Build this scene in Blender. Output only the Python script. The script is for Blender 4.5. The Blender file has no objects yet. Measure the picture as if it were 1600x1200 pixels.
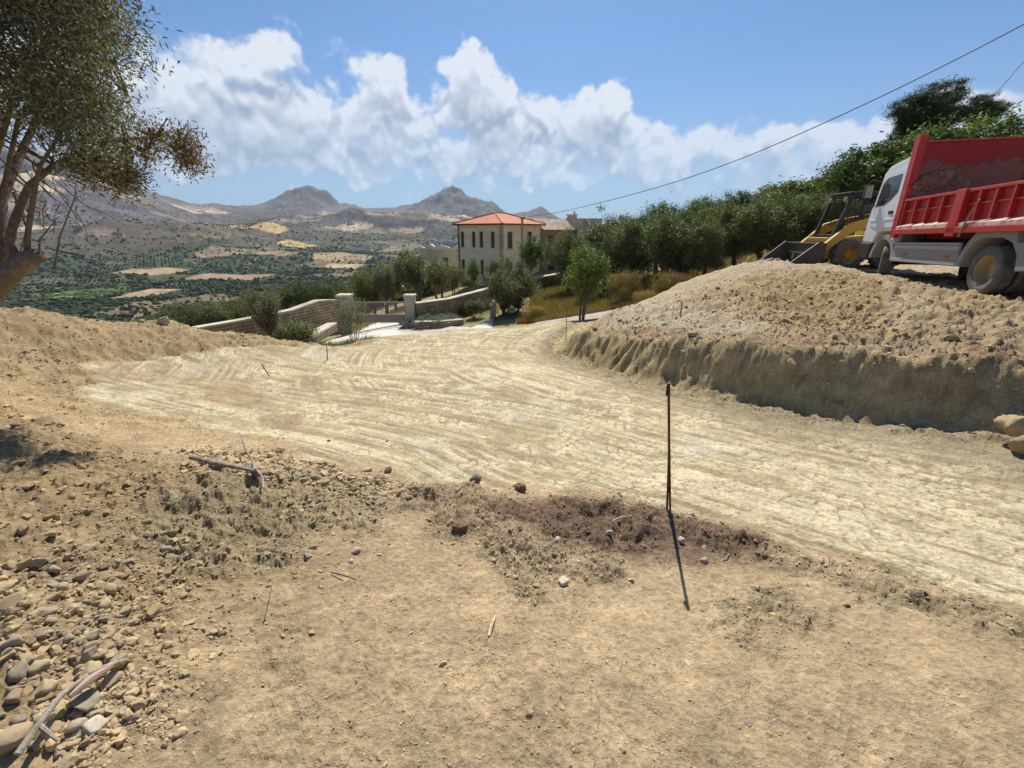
import bpy, math, random
import numpy as np
from math import sin, cos, pi, radians, atan, tan
rng = np.random.default_rng(7); random.seed(7)
SC = bpy.context.scene
# ------------------------------------------------------------------ camera, light, exposure
F = 671.0; TH = atan(239/671)          # focal length in photo pixels, downward pitch
cam = bpy.data.cameras.new('camera'); camo = bpy.data.objects.new('camera', cam); SC.collection.objects.link(camo)
cam.sensor_width = 36; cam.lens = 36*F/1600; cam.clip_start = .05; cam.clip_end = 30000
camo.location = (0, 0, 0); camo.rotation_euler = (pi/2-TH, 0, 0)
SC.camera = camo
SUN_EL, SUN_AZ = radians(50), radians(4)     # azimuth clockwise from +Y
SKY_STRENGTH = .074
sun = bpy.data.lights.new('sun', 'SUN'); sun.energy = 4.8; sun.angle = radians(.53); sun.color = (1, .94, .845)
suno = bpy.data.objects.new('sun', sun); SC.collection.objects.link(suno)
suno.rotation_euler = (pi/2-SUN_EL, 0, pi-SUN_AZ)
SC.view_settings.view_transform = 'Standard'; SC.view_settings.look = 'None'
SC.view_settings.exposure = .45; SC.view_settings.gamma = 1
SC.cycles.volume_bounces = 0; SC.cycles.max_bounces = 8; SC.cycles.transparent_max_bounces = 12

def ray(px, py):
    a = (px-800)/F; b = (600-py)/F
    return a, cos(TH)+b*sin(TH), -sin(TH)+b*cos(TH)
def P(px, py, d):                       # point seen at photo pixel (px,py) at forward distance d
    r = ray(px, py); k = d/r[1]; return (r[0]*k, d, r[2]*k)
def PZ(px, py, z):
    r = ray(px, py); k = z/r[2]; return (r[0]*k, r[1]*k, z)

# ------------------------------------------------------------------ node helpers
class NT:
    def __init__(s, nt): s.nt = nt; s.n = nt.nodes; s.l = nt.links
    def add(s, t, **kw):
        n = s.n.new(t)
        for k, v in kw.items(): setattr(n, k, v)
        return n
    def put(s, sock, v):
        if isinstance(v, bpy.types.NodeSocket): s.l.new(v, sock)
        elif v is not None: sock.default_value = v
    def m(s, op, a, b=None, c=None, clamp=False):
        n = s.add('ShaderNodeMath', operation=op, use_clamp=clamp)
        for i, v in enumerate((a, b, c)): 
            if v is not None: s.put(n.inputs[i], v)
        return n.outputs[0]
    def vm(s, op, a, b=None):
        n = s.add('ShaderNodeVectorMath', operation=op)
        s.put(n.inputs[0], a)
        if b is not None: s.put(n.inputs[1], b)
        return n.outputs['Value'] if op in ('LENGTH', 'DOT_PRODUCT') else n.outputs[0]
    def mix(s, f, a, b, blend='MIX'):
        n = s.add('ShaderNodeMix', data_type='RGBA', blend_type=blend)
        s.put(n.inputs[0], f); s.put(n.inputs[6], a); s.put(n.inputs[7], b); return n.outputs[2]
    def noise(s, vec, scale, det=4, rough=.55, dist=0):
        n = s.add('ShaderNodeTexNoise'); s.put(n.inputs['Vector'], vec)
        n.inputs['Scale'].default_value = scale; n.inputs['Detail'].default_value = det
        n.inputs['Roughness'].default_value = rough; n.inputs['Distortion'].default_value = dist
        return n.outputs[0]
    def ramp(s, v, a, b, lo=0., hi=1., smooth=True):
        n = s.add('ShaderNodeMapRange', interpolation_type='SMOOTHSTEP' if smooth else 'LINEAR')
        s.put(n.inputs[0], v); n.inputs[1].default_value = a; n.inputs[2].default_value = b
        n.inputs[3].default_value = lo; n.inputs[4].default_value = hi; return n.outputs[0]
def C4(c): return (c[0], c[1], c[2], 1.)

# ------------------------------------------------------------------ world: sky with clouds
W = bpy.data.worlds.new('World'); SC.world = W; W.use_nodes = True
T = NT(W.node_tree); T.n.clear()
sky = T.add('ShaderNodeTexSky', sky_type='NISHITA'); sky.sun_disc = False
sky.sun_elevation = SUN_EL; sky.sun_rotation = SUN_AZ; sky.air_density = 1.0; sky.dust_density = .6; sky.ozone_density = 2.2; sky.altitude = 200
tc = T.add('ShaderNodeTexCoord'); D = tc.outputs['Generated']
sep = T.add('ShaderNodeSeparateXYZ'); T.put(sep.inputs[0], D)
U = T.m('ARCTAN2', sep.outputs[0], sep.outputs[1]); V = T.m('ARCSINE', sep.outputs[2])
def uv(px, py):
    r = ray(px, py); return math.atan2(r[0], r[1]), math.atan2(r[2], math.hypot(r[0], r[1]))
skyc = T.mix(T.ramp(V, .0, .34, .6, 0), T.mix(1., sky.outputs[0], (.50, .76, 1.0, 1), 'MULTIPLY'), (3.3, 4.7, 6.6, 1))
bg = T.add('ShaderNodeBackground'); T.put(bg.inputs[0], skyc); bg.inputs[1].default_value = SKY_STRENGTH
ow = T.add('ShaderNodeOutputWorld'); T.l.new(bg.outputs[0], ow.inputs[0])

# ------------------------------------------------------------------ object helpers
def link(o, parent=None):
    SC.collection.objects.link(o)
    if parent is not None: o.parent = parent
    return o
def tag(o, label=None, cat=None, group=None, kind=None):
    if label: o['label'] = label
    if cat: o['category'] = cat
    if group: o['group'] = group
    if kind: o['kind'] = kind
    return o
def empty(name, loc=(0, 0, 0), rz=0):
    o = bpy.data.objects.new(name, None); o.location = loc; o.rotation_euler = (0, 0, rz); o.empty_display_size = .2; return link(o)
def npmesh(name, V_, faces, col=None, smooth=False):
    """faces: list of int arrays (n,k)"""
    me = bpy.data.meshes.new(name); V_ = np.asarray(V_, dtype=np.float32)
    if not isinstance(faces, list): faces = [faces]
    faces = [np.asarray(f, dtype=np.int32) for f in faces if len(f)]
    me.vertices.add(len(V_)); me.vertices.foreach_set('co', V_.ravel())
    idx = np.concatenate([f.ravel() for f in faces]); tot = np.concatenate([np.full(len(f), f.shape[1], np.int32) for f in faces])
    st = np.concatenate([[0], np.cumsum(tot)[:-1]]).astype(np.int32)
    me.loops.add(len(idx)); me.loops.foreach_set('vertex_index', idx)
    me.polygons.add(len(tot)); me.polygons.foreach_set('loop_start', st); me.polygons.foreach_set('loop_total', tot)
    me.polygons.foreach_set('use_smooth', np.full(len(tot), smooth))
    if col is not None:
        a = me.color_attributes.new('Col', 'FLOAT_COLOR', 'POINT'); c = np.ones((len(V_), 4), np.float32); c[:, :3] = col; a.data.foreach_set('color', c.ravel())
    me.update(calc_edges=True); me.validate()
    return me
def mobj(name, me, mat, parent=None):
    o = bpy.data.objects.new(name, me)
    if mat: me.materials.append(mat)
    return link(o, parent)
def copy_tree(o, parent=None):
    c = o.copy(); SC.collection.objects.link(c); c.parent = parent
    for ch in list(o.children): copy_tree(ch, c)
    return c
class MB:
    """collects shapes into one mesh"""
    def __init__(s): s.v = []; s.f = []
    def raw(s, v, f):
        b = len(s.v); s.v += [tuple(p) for p in v]; s.f += [tuple(i+b for i in q) for q in f]; return s
    def box(s, x0, x1, y0, y1, z0, z1, rot=0, c=(0, 0)):
        v = [(x, y, z) for z in (z0, z1) for y in (y0, y1) for x in (x0, x1)]
        if rot: v = [(c[0]+(x-c[0])*cos(rot)-(y-c[1])*sin(rot), c[1]+(x-c[0])*sin(rot)+(y-c[1])*cos(rot), z) for x, y, z in v]
        return s.raw(v, [(0, 2, 3, 1), (4, 5, 7, 6), (0, 1, 5, 4), (2, 6, 7, 3), (0, 4, 6, 2), (1, 3, 7, 5)])
    def bar(s, a, b, w, h=None):
        h = h or w; a = np.array(a, float); b = np.array(b, float); t = b-a; t /= np.linalg.norm(t)
        up = np.array((0, 0, 1.)) if abs(t[2]) < .9 else np.array((1., 0, 0)); s1 = np.cross(t, up); s1 /= np.linalg.norm(s1); u1 = np.cross(s1, t)
        v = [tuple(p+s1*w/2*i+u1*h/2*j) for p in (a, b) for i, j in ((-1, -1), (1, -1), (1, 1), (-1, 1))]
        return s.raw(v, [(0, 1, 2, 3), (7, 6, 5, 4), (0, 4, 5, 1), (1, 5, 6, 2), (2, 6, 7, 3), (3, 7, 4, 0)])
    def prism(s, poly, y0, y1):                 # poly in (x,z), extruded along y
        n = len(poly); v = [(x, y0, z) for x, z in poly]+[(x, y1, z) for x, z in poly]
        return s.raw(v, [tuple(range(n)), tuple(range(2*n-1, n-1, -1))]+[(i, i+n, (i+1) % n+n, (i+1) % n) for i in range(n)])
    def prismx(s, poly, x0, x1):                # poly in (y,z) extruded along x
        n = len(poly); v = [(x0, y, z) for y, z in poly]+[(x1, y, z) for y, z in poly]
        return s.raw(v, [tuple(range(n)), tuple(range(2*n-1, n-1, -1))]+[(i, i+n, (i+1) % n+n, (i+1) % n) for i in range(n)])
    def tube(s, pts, rads, n=8, cap=True):
        pts = [np.array(p, float) for p in pts]; k = len(pts)
        if not hasattr(rads, '__len__'): rads = [rads]*k
        vs = []; ref = None
        for i, p in enumerate(pts):
            t = pts[min(i+1, k-1)]-pts[max(i-1, 0)]; t /= np.linalg.norm(t)+1e-9
            if ref is None: ref = np.array((0, 0, 1.)) if abs(t[2]) < .9 else np.array((1., 0, 0))
            a = np.cross(t, ref); a /= np.linalg.norm(a)+1e-9; b = np.cross(a, t); ref = b
            for j in range(n):
                an = 2*pi*j/n; vs.append(p+rads[i]*(a*cos(an)+b*sin(an)))
        fs = [(i*n+j, i*n+(j+1) % n, (i+1)*n+(j+1) % n, (i+1)*n+j) for i in range(k-1) for j in range(n)]
        if cap: fs += [tuple(range(n-1, -1, -1)), tuple((k-1)*n+j for j in range(n))]
        return s.raw(vs, fs)
    def lathe_y(s, prof, c, n=40):              # prof: (radius, y) around a y axis through c; closed profile
        k = len(prof); vs = []
        for i in range(n):
            an = 2*pi*i/n
            for r, y in prof: vs.append((c[0]+r*cos(an), c[1]+y, c[2]+r*sin(an)))
        fs = [(i*k+j, i*k+(j+1) % k, ((i+1) % n)*k+(j+1) % k, ((i+1) % n)*k+j) for i in range(n) for j in range(k)]
        return s.raw(vs, fs)
    def build(s, name, mat, parent=None, bevel=0, smooth=False, label=None):
        me = bpy.data.meshes.new(name); me.from_pydata(s.v, [], s.f); me.update()
        import bmesh
        bm = bmesh.new(); bm.from_mesh(me); bmesh.ops.recalc_face_normals(bm, faces=bm.faces); bm.to_mesh(me); bm.free()
        if smooth:
            me.polygons.foreach_set('use_smooth', [True]*len(me.polygons)); me.set_sharp_from_angle(angle=radians(35))
        o = mobj(name, me, mat, parent)
        if bevel:
            m = o.modifiers.new('bevel', 'BEVEL'); m.width = bevel; m.segments = 2; m.limit_method = 'ANGLE'
        if label: o['label'] = label
        return o

# ------------------------------------------------------------------ materials
def bsdf(name):
    m = bpy.data.materials.new(name); m.use_nodes = True; t = NT(m.node_tree); b = t.n['Principled BSDF']; return m, t, b
def plain(name, c, rough=.6, metal=0, dirt=None, dirtamt=.5, dscale=3, bump=0, bscale=30, spec=.4):
    m, t, b = bsdf(name); tc = t.add('ShaderNodeTexCoord'); o = tc.outputs['Object']
    col = C4(c)
    n = t.noise(o, dscale, 6, .65)
    if dirt is not None: col = t.mix(t.ramp(n, .62-dirtamt*.3, .78-dirtamt*.3), C4(c), C4(dirt))
    n2 = t.noise(o, dscale*6, 4, .6)
    col = t.mix(1., col, t.mix(n2, (.82, .82, .82, 1), (1.15, 1.15, 1.15, 1)), 'MULTIPLY')
    t.put(b.inputs['Base Color'], col)
    t.put(b.inputs['Roughness'], t.ramp(n, .35, .7, max(0, rough-.08), min(1, rough+.15))); b.inputs['Metallic'].default_value = metal
    b.inputs['Specular IOR Level'].default_value = spec
    if bump:
        bp = t.add('ShaderNodeBump'); bp.inputs['Strength'].default_value = bump; bp.inputs['Distance'].default_value = .01
        t.put(bp.inputs['Height'], t.noise(o, bscale, 5, .6)); t.put(b.inputs['Normal'], bp.outputs[0])
    return m
def attrmat(name, rough=.9, nscale=0, namt=.2, bump=0, bdist=.01, transl=0, spec=.2):
    m, t, b = bsdf(name); a = t.add('ShaderNodeAttribute'); a.attribute_name = 'Col'; col = a.outputs[0]
    tc = t.add('ShaderNodeTexCoord'); o = tc.outputs['Object']
    if nscale:
        n = t.noise(o, nscale, 8, .68); n3 = t.noise(o, nscale*.13, 5, .6)
        k = t.m('MULTIPLY', t.ramp(n, .3, .7, 1-namt, 1+namt, False), t.ramp(n3, .3, .7, 1-namt*.5, 1+namt*.5, False))
        cx = t.add('ShaderNodeCombineXYZ'); [t.put(cx.inputs[i], k) for i in range(3)]
        col = t.mix(1., col, cx.outputs[0], 'MULTIPLY')
        if bump:
            bp = t.add('ShaderNodeBump'); bp.inputs['Strength'].default_value = bump; bp.inputs['Distance'].default_value = bdist
            t.put(bp.inputs['Height'], n); t.put(b.inputs['Normal'], bp.outputs[0])
    if transl:
        oi = t.add('ShaderNodeObjectInfo'); col = t.mix(1., col, t.mix(oi.outputs['Random'], (.74, .80, .78, 1), (1.28, 1.20, 1.10, 1)), 'MULTIPLY')
    t.put(b.inputs['Base Color'], col); b.inputs['Roughness'].default_value = rough; b.inputs['Specular IOR Level'].default_value = spec
    if transl:
        tr = t.add('ShaderNodeBsdfTranslucent'); t.put(tr.inputs[0], t.mix(1., col, (1.25, 1.3, .6, 1), 'MULTIPLY'))
        mx = t.add('ShaderNodeMixShader'); mx.inputs[0].default_value = transl
        t.l.new(b.outputs[0], mx.inputs[1]); t.l.new(tr.outputs[0], mx.inputs[2]); t.l.new(mx.outputs[0], t.n['Material Output'].inputs[0])
    return m
M_soil = attrmat('soil', .95, 34, .34, 1., .03, spec=.1)
M_stone = attrmat('stone', .9, 30, .18, .6, .006, spec=.15)
M_land = attrmat('valley_land', 1., .05, .25, spec=.05)
M_leaf = attrmat('leaf', .62, 0, transl=.22, spec=.3)
M_bark = attrmat('bark', .95, 22, .4, 1., .02, spec=.1)
# ------------------------------------------------------------------ numpy noise
def _h(ix, iy, s):
    h = (ix.astype(np.int64)*374761393+iy.astype(np.int64)*668265263+s*1442695041) & 0xffffffff
    h = ((h ^ (h >> 13))*1274126177) & 0xffffffff; h = ((h ^ (h >> 16))*2246822519) & 0xffffffff
    return (h ^ (h >> 15)) & 0xffffffff
def rnd(ix, iy, s): return _h(ix, iy, s)/4294967295.
_GA = np.random.default_rng(99).random((64, 256, 256)).astype(np.float32)*2*np.float32(pi); _GX = np.cos(_GA); _GY = np.sin(_GA); del _GA
def perlin(x, y, s=0):
    ix = np.floor(x); iy = np.floor(y); fx = x-ix; fy = y-iy; k = (s*7+s//64*3) % 64
    ix = ix.astype(np.int64)+s*31; iy = iy.astype(np.int64)+s*57; i0 = ix & 255; i1 = (ix+1) & 255; j0 = iy & 255; j1 = (iy+1) & 255
    gx = _GX[k]; gy = _GY[k]
    u = fx*fx*fx*(fx*(fx*6-15)+10); v = fy*fy*fy*(fy*(fy*6-15)+10)
    a = gx[i0, j0]*fx+gy[i0, j0]*fy; b = gx[i1, j0]*(fx-1)+gy[i1, j0]*fy; c = gx[i0, j1]*fx+gy[i0, j1]*(fy-1); d = gx[i1, j1]*(fx-1)+gy[i1, j1]*(fy-1)
    return (a+(b-a)*u+(c-a)*v+(a-b-c+d)*u*v)*1.5
def fbm(x, y, o=5, s=0, g=.5):
    r = 0; a = 1.; t = 0
    for i in range(o): r = r+a*perlin(x, y, s+i*17); t += a; a *= g; x = x*2.03+3.1; y = y*2.03-1.7
    return r/t*1.3
def billow(x, y, o=5, s=0, g=.55):
    r = 0; a = 1.; t = 0
    for i in range(o): r = r+a*(1-np.abs(perlin(x, y, s+i*17))*2); t += a; a *= g; x = x*2.03+3.1; y = y*2.03-1.7
    return r/t
def cells(x, y, s=0):                # cell id, distance to centre (F1), F2-F1
    ix = np.floor(x).astype(np.int64); iy = np.floor(y).astype(np.int64); f1 = np.full(np.shape(x), 9.); f2 = f1.copy(); cid = np.zeros(np.shape(x), np.int64)
    for a in (-1, 0, 1):
        for b in (-1, 0, 1):
            jx = ix+a; jy = iy+b; d = np.hypot(jx+rnd(jx, jy, s)-x, jy+rnd(jx, jy, s+5)-y); c = _h(jx, jy, s+9)
            n = d < f1; f2 = np.where(n, f1, np.minimum(f2, d)); cid = np.where(n, c, cid); f1 = np.where(n, d, f1)
    return cid, f1, f2-f1
def ss(x, a, b): t = np.clip((x-a)/(b-a), 0, 1); return t*t*(3-2*t)
def sdline(x, y, L):                  # distance to polyline, arc length there, side (+ left)
    best = np.full(np.shape(x), 1e9); arc = np.zeros(np.shape(x)); side = np.zeros(np.shape(x)); s0 = 0
    for (ax, ay), (bx, by) in zip(L[:-1], L[1:]):
        dx, dy = bx-ax, by-ay; l = math.hypot(dx, dy); t = np.clip(((x-ax)*dx+(y-ay)*dy)/l**2, 0, 1)
        d = np.hypot(x-ax-t*dx, y-ay-t*dy); n = d < best
        best = np.where(n, d, best); arc = np.where(n, s0+t*l, arc); side = np.where(n, np.sign(dx*(y-ay)-dy*(x-ax)), side); s0 += l
    return best, arc, side
def sdpoly(x, y, poly):               # positive inside
    poly = [tuple(p[:2]) for p in poly]; L = poly+[poly[0]]; d, _, _ = sdline(x, y, L); ins = np.zeros(np.shape(x), bool)
    for (ax, ay), (bx, by) in zip(L[:-1], L[1:]):
        c = ((ay > y) != (by > y)) & (x < (bx-ax)*(y-ay)/((by-ay) or 1e-9)+ax); ins ^= c
    return np.where(ins, d, -d)
class TPS:
    def __init__(s, pts, lam=.02):
        s.p = np.array(pts, float); n = len(s.p); K = s.k(s.p[:, None, :2]-s.p[None, :, :2])+lam*np.eye(n)
        Q = np.hstack([np.ones((n, 1)), s.p[:, :2]]); A = np.block([[K, Q], [Q.T, np.zeros((3, 3))]])
        s.w = np.linalg.solve(A, np.concatenate([s.p[:, 2], [0, 0, 0]]))
    def k(s, d): r = np.sqrt((d**2).sum(-1)+.01); return r            # biharmonic-like, stays tame far out
    def __call__(s, x, y):
        x = np.asarray(x, float); y = np.asarray(y, float); o = s.w[-3]+s.w[-2]*x+s.w[-1]*y
        for (px, py, _), w in zip(s.p, s.w): o = o+w*np.sqrt((x-px)**2+(y-py)**2+.01)
        return o

# ------------------------------------------------------------------ ground shape (eye level is z = 0)
A_pts = [(0, 0, -1.6), (0, -5, -1.5), (-6, -6, -1.1), (6, -6, -1.5), (0, -30, -1), (-30, -30, -1), (30, -30, -1), (0, .9, -1.61), (2, 1, -1.62), (-1.3, 1, -1.5), (1.2, 2.75, -2.0), (.9, 1.7, -1.83), (0, 2.5, -1.93),
 (-1, 3.2, -2.0), (-5.15, 4.8, -1.95), (-3.1, 2.2, -1.5), (-2.0, 1.1, -1.38), (-1.5, .4, -1.4), (-2.33, 3.03, -1.82), (-5, 2, -1.05), (-3.2, .5, -1.0), (-8, 3.5, -1.1), (-7, 5.2, -1.75), (-3.6, 4.3, -2.1),
 (-5.2, 7.2, -2.36), (-4.6, 5.6, -2.2), (0, 5, -2.32), (0, 3.9, -2.2), (2, 4, -2.2), (4.2, 5.0, -2.33), (5.6, 4.1, -2.15), (2.7, 1.8, -1.9), (4.4, 3.1, -2.12), (6.5, 2.2, -1.95), (10, 1, -1.7), (0, 7, -2.48), (0, 9, -2.72), (2, 8.2, -2.68), (0, 13.2, -3.2), (-3, 9.3, -2.72), (-3, 12, -3.1),
 (-8.34, 7, -1.2), (-9, 9, -1.85), (-12, 8, -1.35), P(60, 484, 7.4), P(168, 507, 8.2), P(255, 502, 8.7), P(375, 519, 9.3), P(480, 537, 9.8), (-7.3, 6.3, -1.75), (-6.4, 7.4, -2.1),
 (-14, 13, -3.6), (-9, 12.5, -3.9), (-6.2, 13.5, -4.3), (-20, 20, -6.5), (-5, 11.3, -2.95),
 P(600, 526, 13.6), P(646, 522, 14.4), P(750, 513, 16), P(690, 516, 15.2), P(860, 503, 19), (-2.3, 13.5, -3.15), (3.5, 20, -3.93), P(560, 532, 12.7),
 (-4, 18, -4.9), (-8, 19, -5.3), (-1.0, 19, -4.7), (-9, 23, -5.62), (-3.6, 23, -5.55), (-7, 27, -5.7), (-3, 27, -5.55), (1.2, 24, -4.9),
 (0, 33, -5.1), (-8, 34, -5.9), (-16, 34, -8), (-12, 26, -6.6), (-19, 27, -8.3), (-15, 45, -8.8), (-25, 45, -12), (0, 45, -5.2), (0, 57, -5.4), (-10, 57, -8), (10, 55, -4.6),
 (8, 32, -4.2), (6, 26, -3.9), (8.5, 25, -3.2), (14, 28, -2.1), (18, 27, -.6), (28, 28, 3), (25, 40, 4), (45, 40, 8), (15, 45, -1.5), (20, 60, 0), (40, 70, 6)]
A = TPS(A_pts)
cutpx = [((865, 560), -2.9), ((940, 580), -2.72), ((1000, 598), -2.58), ((1100, 620), -2.47), ((1250, 650), -2.36), ((1400, 668), -2.27), ((1560, 682), -2.17)]
CUT = [(2.7, 17.5), (1.9, 14.5), (1.2, 12), (1.0, 10.6)]+[PZ(*p, z)[:2] for p, z in cutpx]+[(5.75, 4.2), (5.95, 3.85), (5.95, 3.5), (6.6, 3.0), (8.5, 2.4), (30, 1.5)]
BACK = [(30, 1.5), (30, 20), (14, 19.5), (7.5, 18.8), (4.4, 18.4), (2.7, 17.5)]
B_pts = [(1.35, 10.6, -2.42), (1.5, 10, -2.2)]+[P(*p) for p in [(1000, 525, 8.3), (1100, 530, 7.0), (1250, 545, 5.85), (1400, 555, 5.15), (1600, 585, 4.5), (975, 480, 14), (1060, 467, 13.5), (1100, 450, 14), (1130, 431, 14.5), (1160, 411, 15.3), (1200, 409, 15.3), (1290, 413, 14.2), (1370, 432, 11.3), (1450, 448, 9.8), (1250, 480, 9), (1400, 500, 7), (1130, 490, 9.5), (1040, 500, 10.5), (1560, 500, 6.3), (1220, 440, 12)]]
B_pts += [P(*p) for p in [(1020, 484, 12), (1060, 480, 11), (1060, 472, 12.8), (1095, 464, 11.5), (1125, 452, 12), (1150, 436, 13), (1175, 425, 13.2)]]
B_pts += [(1.6, 12.5, -2.8), (2.2, 15, -3.15), (3.2, 17.5, -3.5), (4.5, 18, -3.0), (6.2, 17.5, -2.2), (9.47, 8.9, -1.2), (10.86, 13.1, -1.29), (11.2, 8.3, -1.2), (13, 12.5, -1.29), (10.8, 15.7, -1.25), (14, 15.7, -1.25), (11, 17.7, -1.25), (14, 17.7, -1.25), (8.8, 16.5, -1.2), (8.2, 18.5, -1.4),
          (6.3, 3.6, -1.52), (7.5, 3.4, -1.4), (9, 5, -1.25), (12, 5, -1.2), (18, 8, -1.2), (18, 15, -1.2), (11, 3, -1.3)]
B = TPS(B_pts)
heap = [PZ(px, py, -1.96)[:2] for px, py in [(610, 770), (680, 752), (760, 752), (830, 768), (900, 768), (1000, 780), (1080, 800), (1150, 828), (1225, 862), (1190, 900), (1120, 895), (1060, 880), (1000, 900), (960, 945), (880, 925), (800, 900), (720, 870), (650, 850)]]
darkheap = [PZ(px, py, -1.96)[:2] for px, py in [(790, 775), (900, 766), (1000, 778), (1080, 800), (1150, 828), (1225, 862), (1190, 902), (1090, 900), (1010, 892), (930, 884), (830, 850), (765, 812)]]
bed = [PZ(*q)[:2] for q in [(130, 632, -2.0), (290, 662, -2.1), (400, 695, -2.1), (520, 735, -2.08), (620, 762, -2.05), (760, 758, -2.03), (900, 768, -2.0), (1050, 800, -2.0), (1150, 838, -1.98), (1240, 872, -1.96), (1400, 905, -1.93), (1600, 975, -1.9)]]+[(8, -1), (14, 1.2), (8, 2.4), (6.3, 3.0), (5.5, 4.0), (4.0, 5.1), (2.9, 6.2), (1.7, 8.3), (.8, 10), (.9, 12), (1.7, 14.5), (2.6, 17.5), (3.3, 20), (8, 24), (5, 25.5), (1.9, 20), (-1.2, 16.4), (-4.1, 14.2), (-4.1, 11), (-4.9, 9.3), (-6, 7.9), (-6.8, 6.6)]
gravel = [[PZ(px, py, -1.9)[:2] for px, py in pl] for pl in (
    [(400, 740), (520, 735), (620, 765), (650, 800), (600, 850), (500, 880), (430, 950), (300, 960), (200, 900), (250, 840), (330, 780)],
    [(1230, 870), (1400, 905), (1600, 980), (1750, 1100), (1600, 1050), (1500, 1010), (1380, 960), (1280, 930), (1200, 905)],
    [(1120, 950), (1200, 930), (1290, 990), (1230, 1030), (1150, 1000)], [(720, 850), (800, 860), (900, 920), (840, 960), (760, 930)])]
TANP = [PZ(px, py, -1.42)[:2] for px, py in [(1150, 470), (1200, 446), (1290, 440), (1375, 448), (1392, 500), (1360, 520), (1280, 512), (1200, 505)]]
BEDC = [(10, -3), (6.2, 1.6), (4.4, 3.1), (2.6, 4.6), (1.0, 6.4), (-.6, 8.6), (-1.2, 11.5), (-.4, 15), (2.5, 20), (7, 25)]
SPUR = [(9, -3.6), (4.6, 1.6), (2.6, 3.2), (.2, 4.9), (-2.6, 6.2), (-6.2, 7.2)]
def chaikin(L, n=2):
    for _ in range(n):
        o = [L[0]]
        for a_, b_ in zip(L[:-1], L[1:]): o += [(a_[0]*.75+b_[0]*.25, a_[1]*.75+b_[1]*.25), (a_[0]*.25+b_[0]*.75, a_[1]*.25+b_[1]*.75)]
        L = o+[L[-1]]
    return L
BEDC = chaikin(BEDC); SPUR = chaikin(SPUR)
def dry(x, y, bedonly=False):
    """smooth ground height used to set things down"""
    x = np.asarray(x, float); y = np.asarray(y, float); r = np.hypot(x, y)
    a = A(x, y); b = B(x, y); dF, arc, _ = sdline(x, y, CUT); dB, _, _ = sdline(x, y, BACK); inside = sdpoly(x, y, CUT+BACK[1:]) > 0
    return a, b, dF, arc, dB, inside, r
def far_h(x, y):
    r = np.hypot(x, y); az = np.arctan2(x, np.maximum(y, 1e-6)); az = np.where(y <= 0, np.sign(x)*pi/2, az)
    px = 800+F*np.tan(np.clip(az, -1.3, 1.3))/cos(TH)
    px = np.clip(px, -1500, 3000)
    # valley floor left and ahead, rising hillside right
    left = np.interp(r, [0, 60, 120, 250, 420, 900, 1500, 2200, 7500], [-5, -15, -27, -52, -74, -88, -70, -52, -40])
    right = np.interp(r, [0, 60, 150, 400, 1000, 3000, 7500], [0, 2, 4, 2, -10, -30, -30])
    k = ss(px, 640, 1050); k = np.where(r < 400, k, k+(ss(px, 900, 1500)-k)*np.clip((r-400)/800, 0, 1))
    z = left*(1-k)+right*k
    z = z+12*fbm(x/420, y/420, 4, 3)*ss(r, 300, 900)
    sx = [-1500, -300, 0, 60, 90, 140, 200, 260, 310, 345, 385, 440, 490, 540, 570, 610, 650, 700, 750, 800, 850, 900, 1100, 3000]
    sy = [270, 285, 296, 290, 283, 286, 298, 313, 325, 324, 326, 321, 318, 325, 326, 326, 320, 318, 322, 336, 346, 350, 352, 350]
    ysk = np.interp(px, sx, sy); R0 = np.interp(px, [-1500, 0, 300, 420, 3000], [3000, 3000, 3600, 4200, 4200])
    H = np.tan(np.arctan((600-ysk)/F)-TH)*R0
    t = np.clip((r-1500)/(R0-1500), 0, 1.6); rise = np.where(t < 1, t**1.55, 1-(t-1)*1.2)
    nz = billow(x/620, y/620, 6, 11)-.55
    z = z+(H-z)*rise*(r > 1500)+nz*75*ss(r, 1500, 2600)*(.35+.65*(1-np.clip(rise, 0, 1)))
    for qx, qy, D, R, pw, rg in [(482, 288, 3700, 150, 1.35, 24), (450, 310, 3650, 80, 1.6, 10), (512, 308, 3700, 60, 2.2, 12), (702, 280, 3600, 225, 1.45, 28), (745, 312, 3600, 210, 1.8, 22), (775, 322, 3580, 110, 2, 16), (846, 322, 4150, 150, 1.3, 14), (345, 311, 3800, 190, 2, 8), (90, 284, 3000, 300, 1.6, 14)]:
        cx, cy, cz = P(qx, qy, D); base = np.interp(qx, sx, sy); bz = math.tan(math.atan((600-base)/F)-TH)*D
        d = np.hypot(x-cx, (y-cy)*.6); d = d*(1+.25*fbm(x/150, y/150, 4, 31)); z = z+max(cz-bz, 10)*np.exp(-(d/R)**pw)+rg*(billow(x/130, y/130, 5, 41)-.6)*np.exp(-(d/(R*1.3))**2)
    for qx, qy, D, Rx, Ry in [(290, 352, 1450, 260, 220), (150, 372, 1250, 220, 180), (425, 362, 1800, 300, 200), (600, 352, 2600, 500, 300), (60, 345, 2000, 450, 350), (500, 395, 1300, 260, 160), (720, 375, 2000, 300, 250)]:
        cx, cy, cz = P(qx, qy, D); zb = -66; z = z+max(cz-zb, 8)*np.exp(-((x-cx)/Rx)**2-((y-cy)/Ry)**2)*(.85+.3*fbm(x/160, y/160, 4, 51))
    return z
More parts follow.
